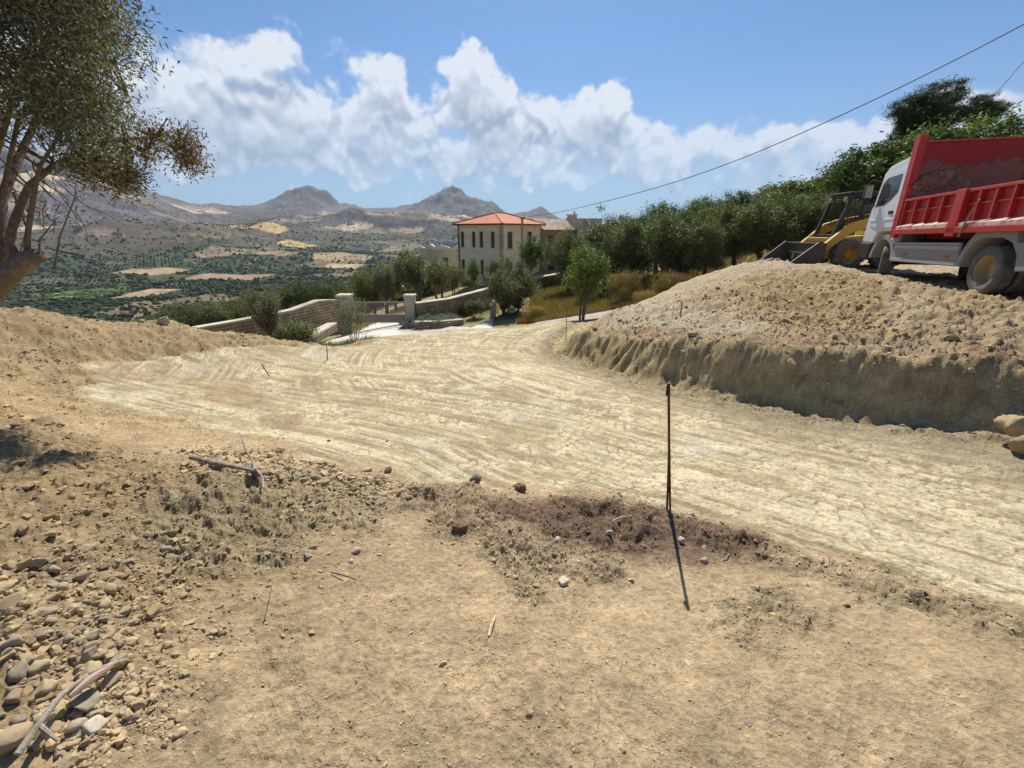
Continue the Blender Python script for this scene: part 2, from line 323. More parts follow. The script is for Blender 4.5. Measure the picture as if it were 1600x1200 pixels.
def ground_h(x, y, detail=False):
    a, b, dF, arc, dB, inside, r = dry(x, y)
    f = far_h(x, y); kf = ss(r, 55, 120); a = a*(1-kf)+f*kf
    if detail:
        teeth = .5+.5*np.sin(arc*2*pi/.30+7*fbm(x/.9, y/.9, 3, 5)); teeth = teeth**2*ss(arc, 6.5, 8)*(1-ss(arc, 11.8, 13.2))*ss(fbm(x/.7, y/.7, 2, 6), -.5, .3)
        dFw = dF-.085*teeth*(1-ss(arc, 10.2, 11.6))+.09*fbm(x/.6, y/.6, 4, 77, .5)+.022*fbm(x/.12, y/.12, 3, 79, .5)
    else: dFw = dF
    w = .60+.9*(1-ss(arc, 4.5, 7.6))+.25*ss(arc, 14.6, 15.5)
    m = inside*ss(dFw, 0, w)*ss(dB, 0, 1.6)
    t = m
    return a+(b-a)*t, m, dF, arc, inside
def gz(x, y): return float(ground_h(np.array([x]), np.array([y]))[0][0])

def near_full(x, y):
    z, m, dF, arc, inside = ground_h(x, y, True); r = np.hypot(x, y)
    nz = fbm(x/.9, y/.9, 3, 100)*.12
    sb = sdpoly(x, y, bed)+fbm(x/.7, y/.7, 4, 101)*.25; kb = ss(sb, -.08, .18)*(1-m)
    sh = sdpoly(x, y, heap)+fbm(x/.3, y/.3, 4, 102)*.14; kh = ss(sh, -.05, .28)
    sd = sdpoly(x, y, darkheap)+fbm(x/.25, y/.25, 4, 103)*.12; kd = ss(sd, -.1, .12)
    kg = 0
    for i, gp in enumerate(gravel): kg = np.maximum(kg, ss(sdpoly(x, y, gp)+fbm(x/.3, y/.3, 5, 104+i)*.3, -.12, .15))
    kg = kg*(1-kd)
    # left bank and far ridge, upper mound
    kl = ss(z, -1.93, -1.72)*ss(-x, .9, 1.7)*(1-kb); kl = np.maximum(kl, ss(-x, 3.2, 4.4)*(1-kb)*ss(y, 2, 6)); kl = kl*(1-ss(r, 40, 60))
    km = m
    rough = .010+.022*kl+.035*km*ss(dF, .0, 1.4)+.03*kg+.035*kh-.006*kb
    rough = rough*(1-.85*ss(r, 30, 60))
    hh = z.copy()
    hh += kh*.075*(.8+.5*fbm(x/.5, y/.5, 3, 120))
    hh += rough*1.6*fbm(x/.35, y/.35, 5, 110, .6)+rough*1.2*(billow(x/.16, y/.16, 4, 111, .6)-.6)+(kl*.06+km*.09*ss(dF, .2, 2))*fbm(x/1.4, y/1.4, 4, 112)
    chunk = m*ss(dF, .5, 1.2)*ss(x, 4.6, 6.2)*ss(9.5-y, 0, 1.5); calm = 1-.5*m*ss(dF, 1.5, 2.5)*ss(y, 6.5, 8)
    hh += m*ss(dF, .35, 1.1)*(1-ss(y, 11.5, 13)*.75)*(.20*(billow(x/1.5, y/1.5, 5, 113, .62)-.62)+.05*(billow(x/.42, y/.42, 4, 114, .65)-.6))+chunk*.16*(billow(x/.5, y/.5, 4, 115, .6)-.6)
    hh += kl*(.10*(billow(x/.8, y/.8, 5, 116, .6)-.55)+.045*(billow(x/.28, y/.28, 4, 117, .62)-.6))*ss(r, 1.5, 4)
    hh -= .16*m*ss(x, 5.0, 6.2)*ss(7.6-x, 0, 1)*ss(y, 6.5, 7.6)*ss(11-y, 0, 1.5)
    hh += m*np.exp(-((dF-.75)/.35)**2)*(.13*fbm(x/.55, y/.55, 4, 118, .6)+.05*(billow(x/.2, y/.2, 3, 119, .6)-.6))
    # windrow of clods along the bed edge
    e1, ar, sd1 = sdline(x, y, [q for q in bed[:12]]); wr = np.exp(-((e1-.1)/.16)**2)*(.35+.65*ss(fbm(x/.4, y/.4, 3, 130), -.3, .5)); wl = ss(x, -4.4, -3.2)*(1-kb*.5)
    hh += wr*wl*.05
    # holes in shade-side of left mound, cut base crumbs
    eC = np.exp(-((dF-0.05)/.25)**2)*(1-m); hh += eC*.06*ss(fbm(x/.3, y/.3, 4, 140), -.3, .6)*(arc < 16)
    # tracks on the bed
    u1, v1, s1 = sdline(x, y, BEDC); u1 = u1*s1; u2, v2, s2 = sdline(x, y, SPUR); u2 = u2*s2
    wob = .12*fbm(x/1.5, y/1.5, 2, 150)
    cidt, ff1, ff21 = cells((u1+wob)*9, v1*6.5, 175); cidt2, gg1, gg21 = cells((u2+wob)*9, v2*6.5, 176)
    def lug(u, v, c, w, p): 
        l = ss(w-np.abs(u+wob-c), 0, .06); ch = np.sin(2*pi*(v+np.abs(u+wob-c)*.8*1)/p+np.sign(u-c)*1.3); return l, l*ss(ch, -.3, .5)
    lanes = 0; lug_h = 0
    for c, w, p, which in [(-1.7, .16, .2, 1), (-.98, .15, .19, 1), (-.3, .14, .2, 1), (.42, .15, .19, 1), (1.15, .15, .2, 1), (1.95, .18, .2, 1), (.2, .16, .19, 2), (-.7, .15, .2, 2), (.9, .15, .2, 2), (-1.5, .15, .2, 2), (1.7, .16, .2, 2), (-1.35, .2, .23, 1), (-.62, .19, .21, 1), (.1, .22, .24, 1), (.75, .2, .22, 1), (1.5, .2, .22, 1), (-.2, .21, .25, 2), (.55, .2, .22, 2), (-1.1, .2, .2, 2), (1.25, .19, .22, 2), (-1.9, .2, .24, 2), (-2.1, .2, .22, 1)]:
        l, lu = lug(*((u1, v1) if which == 1 else (u2, v2)), c, w, p); brk = ss(fbm(x/.8+c*7, y/.8, 4, 160), -.15, .3); lanes = np.maximum(lanes, l*brk); lug_h = np.where(l*brk > .02, lug_h*.4+lu*brk, lug_h)
    st1 = fbm(u1*7.5, v1*.16, 6, 170, .72); st2 = fbm(u2*8.5, v2*.18, 6, 171, .72); ksp = ss(fbm(x/2.2, y/2.2, 2, 172)+ss(-x, -1.5, 2.5)*.5, 0, .5); st = st1*(1-ksp)+st2*ksp
    nearT = 1-ss(r, 14, 26); net = np.where(ksp > .5, gg21, ff21); lug_h = ss(net, .04, .22)
    wide = 1
    hh += kb*nearT*(.014*st-.008*lanes+.010*lanes*lug_h+.007*fbm(x/.16, y/.16, 4, 173)+.005*fbm(x/.05, y/.05, 3, 174))
    # faint ruts in foreground
    u3, v3, s3 = sdline(x, y, [(-.95, -1), (-.8, .9), (-1.25, 1.9)]); f3 = np.exp(-((u3-.0)/.09)**2); hh += (1-kb)*(1-kl)*(-.018*f3+.012*f3*(np.sin(v3*70) > .1)*.6+.010*np.exp(-((u3-.15)/.05)**2))
    u4, v4, s4 = sdline(x, y, [(2.6, -1), (1.7, .8), (1.35, 1.7)]); f4 = np.exp(-(u4/.1)**2); hh += (1-kb)*(1-kl)*(-.012*f4)
    # cavities in cut face
    # ---- colours (albedo)
    def c(*v): return np.array(v)
    n1 = fbm(x/1.3, y/1.3, 5, 200); n2 = fbm(x/.22, y/.22, 5, 201, .65); n3 = fbm(x/3.7, y/3.7, 4, 202)
    col = np.ones(x.shape+(3,))*c(.46, .345, .205)
    def mixc(k, cc):
        nonlocal col; k = np.clip(k, 0, 1)[..., None]; col = col*(1-k)+np.asarray(cc)*k
    mixc(ss(n1, 0, .6)*.6, c(.38, .28, .165)); mixc(ss(-n1, .1, .7)*.5, c(.52, .395, .24)); speck = ss(fbm(x/.12, y/.12, 4, 206, .7)+.5*n1, .25, .6); mixc(speck*.45*(1-kb), c(.29, .21, .125))
    mixc(kl, c(.36, .265, .15)); mixc(kl*ss(n2+.4*n1, .05, .5)*.5, c(.26, .19, .11)); mixc(kl*ss(n3+n2*.4, .0, .5)*.6, c(.31, .225, .12)); mixc(kl*ss(-n3+n2*.4, .05, .5)*.6, c(.49, .365, .185))  # first dark tone over the bank paints the shade of hollows by noise
    mixc(kg*.65, c(.31, .255, .155)); mixc(kh*.6, c(.28, .21, .135)); mixc(kd*.82, c(.155, .10, .068)); mixc(kd*ss(n2, .1, .5)*.5, c(.24, .17, .11))
    mixc(kh*ss(n2, .1, .6)*.3, c(.32, .25, .16))
    # bed
    mixc(kb, c(.42, .345, .205)); pal = ss(st*.9+n1*.25+.02, -.05, .4); mixc(kb*pal*.85, c(.64, .55, .35)); mixc(kb*ss(-st+.25*n1, -.02, .22)*.7, c(.29, .235, .14)); mixc(kb*ss(st-.15, .05, .3)*.5, c(.66, .58, .40))
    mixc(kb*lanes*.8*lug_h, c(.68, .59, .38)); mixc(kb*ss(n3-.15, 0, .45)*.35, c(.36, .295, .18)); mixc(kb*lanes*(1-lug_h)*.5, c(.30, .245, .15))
    bl = ss(fbm(x/1.2, y/1.2, 4, 207)*1.2+st*.5, .3, .7)*kb; mixc(bl*.5, c(.60, .55, .42))
    redk = kb*ss(n3*.6+fbm(x/.8, y/.8, 4, 205)-.15+ss(-x, 1.5, 4)*.25, 0, .5)*ss(-x, .8, 2.5)*(1-ss(y, 6, 8)); mixc(redk*.65, c(.34, .235, .14))
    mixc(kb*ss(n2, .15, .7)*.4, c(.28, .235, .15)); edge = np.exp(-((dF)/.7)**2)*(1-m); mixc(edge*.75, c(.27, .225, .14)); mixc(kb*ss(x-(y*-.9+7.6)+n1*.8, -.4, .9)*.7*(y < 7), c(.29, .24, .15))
    # upper mound + cut face
    mixc(m, c(.37, .285, .17)); lip = m*np.exp(-((dF-.9)/.55)**2); mixc(lip*.55*ss(n1+.3, 0, .6), c(.37, .245, .145))
    mixc(m*ss(dF, 1.5, 3)*ss(n3, -.05, .35)*.5, c(.50, .40, .25)); mixc(m*ss(dF, 1.2, 2.2)*ss(-n1, .1, .5)*.6, c(.42, .30, .13)); mixc(m*ss(n2+n1*.4, .05, .5)*.55, c(.23, .17, .10)); mixc(m*ss(n3+n1*.5, .1, .5)*.35, c(.30, .20, .12))
    face = m*(1-m)*4; face = np.where(inside & (dF < .9), np.maximum(face, (1-ss(dF, .4, .7))*(m > .01)), 0); hh += face*(.06*(billow(x/.25, y/.25, 4, 213, .6)-.6)); bandz = fbm(arc*.25, z*7+.6*fbm(x, y, 3, 216), 4, 215)
    mixc(face*.9, c(.43, .33, .17)); mixc(face*ss(bandz, .05, .5)*.6, c(.56, .44, .25)); mixc(face*ss(-bandz, .1, .5)*.6, c(.28, .205, .105)); mixc(face*ss(fbm(arc*4, z*3, 5, 210, .65), .0, .4)*.7, c(.52, .42, .24)); mixc(face*ss(fbm(arc*1.4+9, z*3, 5, 211, .65), .05, .4)*.6, c(.24, .18, .10))  # face painted brighter and warmer in place of bounced light, plus strata tones
    tp = m*ss(sdpoly(x, y, TANP)+.3*fbm(x/.6, y/.6, 4, 217), -.1, .2); mixc(tp*.75, c(.31, .22, .115)); mixc(tp*ss(n1, .0, .4)*.5, c(.46, .34, .18)); mixc(m*ss(x, 1, 2.5)*(1-ss(x, 4.2, 5.2))*ss(dF, 1, 2)*.6, c(.45, .39, .29))
    mixc(m*ss(y, 12, 14)*.6, c(.44, .37, .25))
    # driveway side and rough grass beyond
    kgr = ss(y+.0*x, 22.5, 24)*(1-ss(sdpoly(x, y, bed), -.6, .2)); kgr = np.maximum(kgr, ss(-x, 4.6+0*x, 5.2)*ss(y, 12.0, 13)); kgr = kgr*(1-m)
    kgr = np.maximum(kgr, ss(x, 5.5, 7.5)*ss(y, 19.3, 21)*(1-m))
    mixc(kgr, c(.34, .27, .14)); mixc(kgr*ss(n3+n1*.5, -.1, .4)*.8, c(.17, .18, .07)); mixc(kgr*ss(-n3+n2*.3, .2, .6)*.6, c(.42, .31, .17))
    col *= (1+.22*n2[..., None])*(1+.12*fbm(x/.06, y/.06, 3, 212)[..., None])
    hh += kgr*.06*fbm(x/.5, y/.5, 4, 220)*(1-ss(r, 30, 60))
    far = ss(r, 55, 110); mixc(far, land_col(x, y, z))
    return hh, col, dict(kb=kb, kh=kh, kd=kd, kg=kg, kl=kl, m=m, face=face, dF=dF, arc=arc, kgr=kgr, wr=wr*wl, lanes=lanes)
FIELDS = [((400, 357), 1650, 110, 45, (.50, .36, .17)), ((462, 379), 1500, 45, 60, (.46, .33, .15)), ((75, 370), 1350, 130, 60, (.46, .35, .22)), ((175, 353), 2100, 150, 70, (.44, .32, .18)), ((290, 340), 2600, 130, 80, (.42, .31, .2)), ((585, 328), 3400, 150, 110, (.44, .31, .17)), ((655, 346), 2700, 90, 70, (.38, .29, .18)), ((505, 352), 2500, 70, 60, (.42, .31, .17)), ((430, 397), -60, 60, 30, (.30, .20, .12)),
   # px, py, ground z guess, half sizes (m) across / deep, colour
 ((228, 455), -80, 30, 42, (.40, .29, .18)), ((125, 453), -80, 48, 42, (.22, .30, .08)), ((60, 405), -80, 70, 40, (.42, .32, .2)), ((540, 417), -84, 45, 36, (.42, .33, .19)), ((350, 430), -82, 75, 45, (.33, .23, .15)),
 ((235, 428), -84, 50, 40, (.36, .26, .16))]
def land_col(x, y, z):
    r = np.hypot(x, y); wx = x+18*fbm(x/90, y/90, 3, 300); wy = y+18*fbm(x/90, y/90, 3, 301)
    cid, f1, f21 = cells(wx/105, wy/130, 302); t = (cid % 1000)/1000.; v = ((cid//1000) % 1000)/1000.
    hill = ss(r, 1300, 2100); hi = ss(z, -30, 120)
    col = np.zeros(x.shape+(3,)); pal = [(.06, .078, .040), (.075, .09, .042), (.18, .14, .09), (.27, .20, .13), (.10, .105, .06), (.34, .26, .15)]
    th = [.42, .70, .80, .87, .96, 1.01]; lo = 0.
    for tt, cc in zip(th, pal): k = (t >= lo) & (t < tt); col[k] = cc; lo = tt
    hc = np.zeros_like(col); hc[:] = (.115, .102, .10); lo = 0.
    cid2, _, g21 = cells(wx/150, wy/230+z/60, 303); t2 = (cid2 % 1000)/1000.
    k = t2 < .15; hc[k] = (.42, .33, .22); k = (t2 > .15) & (t2 < .32); hc[k] = (.24, .195, .14); k = (t2 > .8); hc[k] = (.105, .105, .075)
    terr = ss(np.sin(z/2.3+2*fbm(x/200, y/200, 3, 306)), .3, .9)*ss(fbm(x/400, y/400, 3, 307), 0, .3); hc = hc*(1+.55*terr[..., None])
    bn0 = fbm(x/230, y/170, 5, 308, .6)[..., None]; hc = hc*(1+.6*bn0)
    kk = (hill)[..., None]; col = col*(1-kk)+hc*kk
    rk = (ss(z, 90, 170)*ss(r, 2600, 3100))[..., None]; col = col*(1-rk)+np.array((.155, .145, .135))*rk
    kw = ss(r, 1500, 2400)*(1-ss(z, -25, 5)); kw = kw[..., None]*.8; col = col*(1-kw)+np.array((.07, .085, .045))*kw
    for (q, zz, hx, hy, cc) in FIELDS:
        cx, cy, _ = PZ(*q, zz) if zz < 0 else P(*q, zz); d = np.maximum(np.abs(wx-cx)/hx, np.abs(wy-cy)/(hy)); k = ss(1-d, 0, .12)[..., None]; col = col*(1-k)+np.array(cc)*k
    for q, Rx, Ry in (((290, 352, 1450), 270, 240), ((425, 362, 1800), 290, 210), ((150, 372, 1250), 230, 190)):
        cx, cy, _ = P(*q); k = ss(1.25-np.hypot((wx-cx)/Rx, (wy-cy)/Ry), 0, .4)[..., None]*(fbm(x/90, y/60, 4, 309) > -.22)[..., None]*.8; gold = (col[..., :1] > .38); col = np.where(gold, col, col*(1-k)+np.array((.125, .10, .075))*k)
    n = fbm(x/60, y/60, 5, 304, .6)[..., None]; n2 = fbm(x/14, y/14, 4, 305, .6)[..., None]
    col = col*(1+.32*n)*(1+.22*n2)
    road = ss(3.0-np.abs(f21*100-1.5), 0, 2)*((cid % 7) == 0)*(1-hill); col = col+(np.array((.40, .34, .25))-col)*(road[..., None]*.6)
    return np.clip(col, .02, .8)

def polar(rings, ang):
    n = len(ang); R_, A_ = np.meshgrid(rings, ang, indexing='ij'); x = (R_*np.sin(A_)).ravel(); y = (R_*np.cos(A_)).ravel()
    i = np.arange(len(rings)-1)[:, None]; j = np.arange(n-1)[None, :]; f = np.stack([i*n+j, i*n+j+1, (i+1)*n+j+1, (i+1)*n+j], -1).reshape(-1, 4)
    return x, y, f
def angs(core, step, coarse): 
    c = np.radians(np.arange(-core, core+1e-6, step)); s = np.radians(np.arange(core+coarse, 180.01, coarse)); s[-1] = pi
    return np.concatenate([-s[::-1], c, s])
ang = angs(60, .13, 3.0); rings = .35*np.exp(np.arange(0, math.log(130/.35), .0065))
x, y, f = polar(rings, ang)
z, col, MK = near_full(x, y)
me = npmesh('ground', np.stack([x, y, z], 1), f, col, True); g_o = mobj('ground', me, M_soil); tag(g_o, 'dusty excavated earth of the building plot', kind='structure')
ang = angs(62, .13, 3.0); rings = 112*np.exp(np.arange(0, math.log(7200/112), .0095))
x, y, f = polar(rings, ang); z = far_h(x, y); r_ = np.hypot(x, y); z = z-1.2*(1-ss(r_, 125, 160))
z = z+(3.2*fbm(x/45, y/45, 5, 400, .6)+14*(billow(x/170, y/170, 5, 401, .6)-.6)*ss(z, 0, 150))*ss(r_, 200, 900)
col = land_col(x, y, z)
me = npmesh('hills', np.stack([x, y, z], 1), f, col, True); tag(mobj('hills', me, M_land), 'hazy valley and rocky mountains beyond the plot', kind='structure')
# ------------------------------------------------------------------ clouds, on a dome far outside the haze
CL = [(330,130,150,85,1), (435,85,62,55,1), (250,160,120,70,.9), (150,210,170,90,.9), (470,190,150,80,1), (400,230,190,60,.75), (605,135,55,42,.95),
      (640,180,110,60,.9), (735,116,46,40,1), (745,150,75,50,1), (800,185,100,55,1), (700,225,140,50,.8), (890,190,80,48,.95), (968,160,46,38,1),
      (950,200,80,42,.9), (860,235,150,35,.7), (1060,230,90,40,.85), (1180,225,110,42,.9), (1270,222,90,40,.85), (1390,210,110,38,.95), (1180,265,200,38,.5), (1500,190,130,55,.9), (-150,160,250,110,.9),
      (555,80,45,26,.42), (515,78,24,14,.3), (800,284,150,16,.5), (960,276,80,12,.45), (340,284,90,10,.25), (600,262,220,30,.35), (80,120,180,80,.8), (300,215,160,70,.85), (520,245,170,55,.7), (740,262,190,36,.62), (1000,250,150,45,.6), (1330,250,200,40,.6), (1120,290,160,18,.42), (700,295,90,12,.35)]
def cloud_fields(u, v):
    """(coverage, brightness) of the cloud deck by azimuth u and elevation v"""
    r = np.random.default_rng(4); sh = u.shape
    wu = .055*fbm(u*9, v*11, 4, 500, .55)+.010*fbm(u*45, v*52, 4, 501, .6); wv = .040*fbm(u*9+7, v*11, 4, 502, .55)+.009*fbm(u*45+5, v*52, 4, 503, .6)
    uu = u+wu; vv = v+wv; base = np.zeros(sh); th = np.zeros(sh)
    for px, py, sx, sy, am in CL:
        u0, v0 = uv(px, py); u1, v1 = uv(px+sx, py); u2, v2 = uv(px, py-sy); su = math.hypot(u1-u0, v1-v0); sv = abs(v2-v0)*.9
        q = np.hypot((uu-u0)/su, (vv-v0)/sv); base = np.maximum(base, am*(1-ss(q, .45, 1.5)))
        if am < .6: continue
        for i in range(int(26*am*(su*sv/.012)**.5)+6):
            a = r.uniform(0, 2*pi); k = r.uniform(0, 1)**.5; cu = u0+su*k*cos(a)*.98; cv = v0+sv*k*sin(a)*.98; R = r.uniform(.010, .034)*(1.1-.5*k)
            j = (np.abs(uu-cu) < R) & (np.abs(vv-cv) < R)
            if j.any(): d2 = ((uu[j]-cu)**2+(vv[j]-cv)**2)/R**2; th[j] = np.maximum(th[j], R/.034*np.sqrt(np.clip(1-d2, 0, 1))*1.0+.0)
    n1 = fbm(u*11, v*14, 6, 510, .6); n2 = fbm(u*40, v*44, 5, 511, .62)
    D = base*.85+.38*th*np.clip(base+.3, 0, 1)+.50*n1*(.35+base*.5)+.22*n2
    hi = billow(uu*24, vv*28, 5, 512, .6)
    lo_ = ss(v, .24, .12); cover = ss(D, .31-.18*lo_, .92-.08*lo_)*(1-.2*lo_)*ss(1.05-np.abs(u), 0, .12)
    return D, cover, th, base, n1, n2, hi
def cloud_shade(D, cover, th, base, n1, n2, hi, v, shift_up, du):
    H = .5*D+.55*th+.16*hi                      # relief of the cloud
    def blur(a, n):
        for _ in range(n): a = (np.roll(a, 1, 0)+np.roll(a, -1, 0)+np.roll(a, 1, 1)+np.roll(a, -1, 1)+2*a)/6
        return a
    H = blur(H, 3); Hb = blur(H, 24)
    Hu = np.roll(H, -shift_up, 0); Hu2 = np.roll(Hb, -shift_up*3, 0); Hl = np.roll(H, -du, 1)
    lit = .80-.85*(Hu-H)-.75*(Hu2-Hb)-.25*(Hl-H)
    lit = lit+.05*n2-.42*ss(blur(D, 20), .55, 1.25)+.30*ss(H-Hb, -.02, .16)
    low = ss(v, .32, .10); lit = lit-.26*low*ss(D, .3, .9)
    return np.clip(blur(lit, 2), .0, 1)
ua = np.arange(-1.05, 1.0501, .0021); va = np.arange(-.02, .64, .0021); Vv, Uu = np.meshgrid(va, ua, indexing='ij')
fl = cloud_fields(Uu, Vv); lit = cloud_shade(*fl, Vv, 9, 5)[..., None]; cc = lit*np.array((.60, .63, .675))+(1-lit)*np.array((.25, .305, .385))
RD = 20000.; xyz = np.stack([RD*np.cos(Vv)*np.sin(Uu), RD*np.cos(Vv)*np.cos(Uu), RD*np.sin(Vv)], -1).reshape(-1, 3); n = len(ua)
i, j = np.nonzero((fl[1][:-1, :-1] > .002) | (fl[1][1:, 1:] > .002)); f = np.stack([i*n+j, i*n+j+1, (i+1)*n+j+1, (i+1)*n+j], 1)
me = npmesh('sky', xyz, f, cc.reshape(-1, 3)); at = me.color_attributes['Col']; buf = np.empty(len(me.vertices)*4, np.float32); at.data.foreach_get('color', buf); buf = buf.reshape(-1, 4); buf[:, 3] = fl[1].ravel()*.94; at.data.foreach_set('color', buf.ravel())
m = bpy.data.materials.new('cloud_light'); m.use_nodes = True; t = NT(m.node_tree); t.n.clear(); a = t.add('ShaderNodeAttribute'); a.attribute_name = 'Col'
e = t.add('ShaderNodeEmission'); t.put(e.inputs[0], a.outputs[0]); tr = t.add('ShaderNodeBsdfTransparent'); mx = t.add('ShaderNodeMixShader'); t.put(mx.inputs[0], a.outputs['Alpha']); t.l.new(tr.outputs[0], mx.inputs[1]); t.l.new(e.outputs[0], mx.inputs[2])
ou = t.add('ShaderNodeOutputMaterial'); t.l.new(mx.outputs[0], ou.inputs[0]); m.cycles.emission_sampling = 'NONE'
o = mobj('sky', me, m); o.visible_shadow = True; tag(o, 'white cumulus clouds over the mountains', kind='structure')
# ------------------------------------------------------------------ vegetation
def leaf_quads(c, ln, wd, up=.3, droop=None, r=None):
    """rhombic leaves at centres c (n,3)"""
    r = r or rng; n = len(c); d = r.normal(size=(n, 3)); d[:, 2] = d[:, 2]*.7+up
    if droop is not None: d += droop
    d /= np.linalg.norm(d, axis=1)[:, None]; e = r.normal(size=(n, 3)); s = np.cross(d, e); s /= np.linalg.norm(s, axis=1)[:, None]
    L = (ln*r.uniform(.6, 1.3, n))[:, None]; Wd = (wd*r.uniform(.7, 1.2, n))[:, None]
    v = np.stack([c-d*L/2, c+s*Wd/2, c+d*L/2, c-s*Wd/2], 1).reshape(-1, 3); f = np.arange(n*4).reshape(-1, 4); return v, f
def pick_cols(n, cols, r, per=4, jit=.22):
    cols = np.array(cols); k = r.integers(0, len(cols), n); c = cols[k]*r.uniform(1-jit, 1+jit, (n, 1)); return np.repeat(c, per, 0)
OLIVE = [(.125, .15, .06), (.17, .195, .085), (.09, .11, .045), (.26, .275, .15), (.15, .17, .07)]
PALEOL = [(.13, .14, .085), (.18, .19, .125), (.10, .11, .065), (.22, .23, .16)]
GREEN = [(.09, .155, .04), (.13, .20, .05), (.07, .12, .035), (.17, .235, .07)]
YGREEN = [(.15, .23, .04), (.19, .27, .055), (.11, .18, .035), (.22, .28, .07)]
PINE = [(.04, .06, .028), (.055, .08, .033), (.03, .045, .022), (.075, .10, .04)]
DRY = [(.36, .24, .10), (.42, .29, .13), (.28, .19, .08), (.22, .19, .07)]
BLUEG = [(.16, .20, .16), (.20, .25, .21), (.12, .15, .10)]
def crown_points(r, n_cl, rad, shape='round', cz=0):
    M_ = max(7, int(n_cl*.16)); rad = np.array(rad, float); mac = r.normal(size=(M_, 3)); mac[:, 2] = np.where(r.random(M_) < .65, np.abs(mac[:, 2]), mac[:, 2]); mac /= np.linalg.norm(mac, axis=1)[:, None]
    mac *= r.uniform(.35, .80, (M_, 1)); lr = r.uniform(.24, .44, M_); pts = []
    for i in range(n_cl):
        k = r.integers(0, M_+2) 
        if k >= M_: q = r.normal(size=3)*.3
        else: d = r.normal(size=3); d /= np.linalg.norm(d); q = mac[k]+d*lr[k]*r.uniform(.55, 1.05)
        if shape == 'vase': q[:2] *= .6+.5*(q[2]+1)/2
        if shape == 'dome' and q[2] < 0: q[2] *= .75
        pts.append(q*rad+np.array((0, 0, cz)))
    return np.array(pts)
def tree_meshes(name, seed, H, rad, cz, n_cl, n_leaf, clr, ln, wd, cols, shape='round', trunk_r=.12, stems=1, fork=.35, twigs=.5, up=.3, bark=(.16, .13, .10), flat=1.):
    r = np.random.default_rng(seed); cp = crown_points(r, n_cl, rad, shape, cz)
    cp = cp*(1+.0*r.normal(size=cp.shape))
    V_ = []; Cc = []; L = []
    for p in cp:
        n = int(n_leaf*r.uniform(.5, 1.5)); s = clr*r.uniform(.6, 1.35); q = r.normal(size=(n, 3))*s*np.array((1, 1, flat))*.6; L.append(p+q)
        tone = r.uniform(.7, 1.3); Cc.append(pick_cols(n, cols, r)*tone)
    L = np.concatenate(L); v, f = leaf_quads(L, ln, wd, up, r=r); crown = npmesh(name+'_crown', v, f, np.concatenate(Cc))
    tb = MB(); base = [(0, 0)] if stems == 1 else [(r.uniform(-.22, .22), r.uniform(-.22, .22)) for _ in range(stems)]
    tops = []
    for bx, by in base:
        fx, fy = bx*2.2+r.uniform(-.12, .12)*rad[0], by*2.2+r.uniform(-.12, .12)*rad[0]; fz = max(.25, (cz-rad[2]*.75))*r.uniform(.8, 1.15) if fork is None else H*fork*r.uniform(.85, 1.15)
        mid = (bx*.5+fx*.5+r.normal()*.05, by*.5+fy*.5+r.normal()*.05, fz*.5)
        tb.tube([(bx, by, -.35), (bx, by, .05), mid, (fx, fy, fz)], [trunk_r*1.5, trunk_r*1.15, trunk_r*.9, trunk_r*.75], 9); tops.append((fx, fy, fz))
    sel = cp[r.permutation(len(cp))[:int(len(cp)*twigs)]]
    for p in sel:
        t = np.array(tops[r.integers(len(tops))]); m1 = t*.55+p*.45+r.normal(size=3)*.08*rad[0]+np.array((0, 0, .08*rad[2])); rr = trunk_r*r.uniform(.22, .45)
        tb.tube([t-np.array((0, 0, trunk_r*.6)), (t+m1)/2+r.normal(size=3)*.03, m1, p], [rr*1.2, rr, rr*.7, rr*.15], 5, False)
    me = bpy.data.meshes.new(name+'_trunk'); me.from_pydata(tb.v, [], tb.f); 
    me.polygons.foreach_set('use_smooth', [True]*len(me.polygons))
    a = me.color_attributes.new('Col', 'FLOAT_COLOR', 'POINT'); a.data.foreach_set('color', np.tile(np.array(bark+(1,), np.float32), (len(me.vertices), 1)).ravel()); me.update()
    me.materials.append(M_bark); crown.materials.append(M_leaf); return me, crown, H
PROTO = {}
def proto(k, *a, **kw): PROTO[k] = tree_meshes(k, *a, **kw)
# big grove trees, real height about 4.5 m
proto('oa', 11, 4.4, (2.1, 2.1, 2.15), 2.25, 230, 110, .30, .15, .045, OLIVE, 'dome', .16, 1, .25)
proto('ob', 12, 4.4, (1.8, 1.8, 2.2), 2.2, 220, 110, .30, .15, .045, OLIVE, 'round', .15, 1, .25)
proto('oc', 13, 4.2, (2.4, 2.2, 2.0), 2.2, 240, 110, .32, .15, .045, OLIVE+GREEN[:2], 'dome', .17, 2, .22)
proto('op', 14, 3.6, (1.7, 1.7, 1.35), 2.2, 120, 60, .26, .13, .035, PALEOL, 'vase', .13, 1, .3, 1.)
proto('oq', 15, 3.4, (1.2, 1.2, 1.2), 2.2, 90, 80, .24, .12, .035, OLIVE+PALEOL[:1], 'vase', .08, 2, .35, 1.)
proto('gb', 16, 3.0, (1.5, 1.5, 1.6), 1.45, 260, 150, .24, .12, .03, OLIVE[:3]+PALEOL, 'round', .07, 3, .12, .25, up=.8)
proto('yt', 17, 3.6, (1.25, 1.1, 1.55), 2.05, 150, 90, .22, .10, .05, YGREEN+GREEN[:1], 'vase', .05, 3, .3, 1.)
proto('cy', 18, 3.2, (1.2, 1.2, 1.25), 1.95, 70, 80, .28, .12, .06, GREEN, 'round', .07, 1, .3, .5)
proto('pi', 19, 6.0, (2.7, 2.4, 2.0), 3.9, 190, 200, .34, .17, .03, PINE, 'dome', .2, 1, .42, 1., flat=.55)
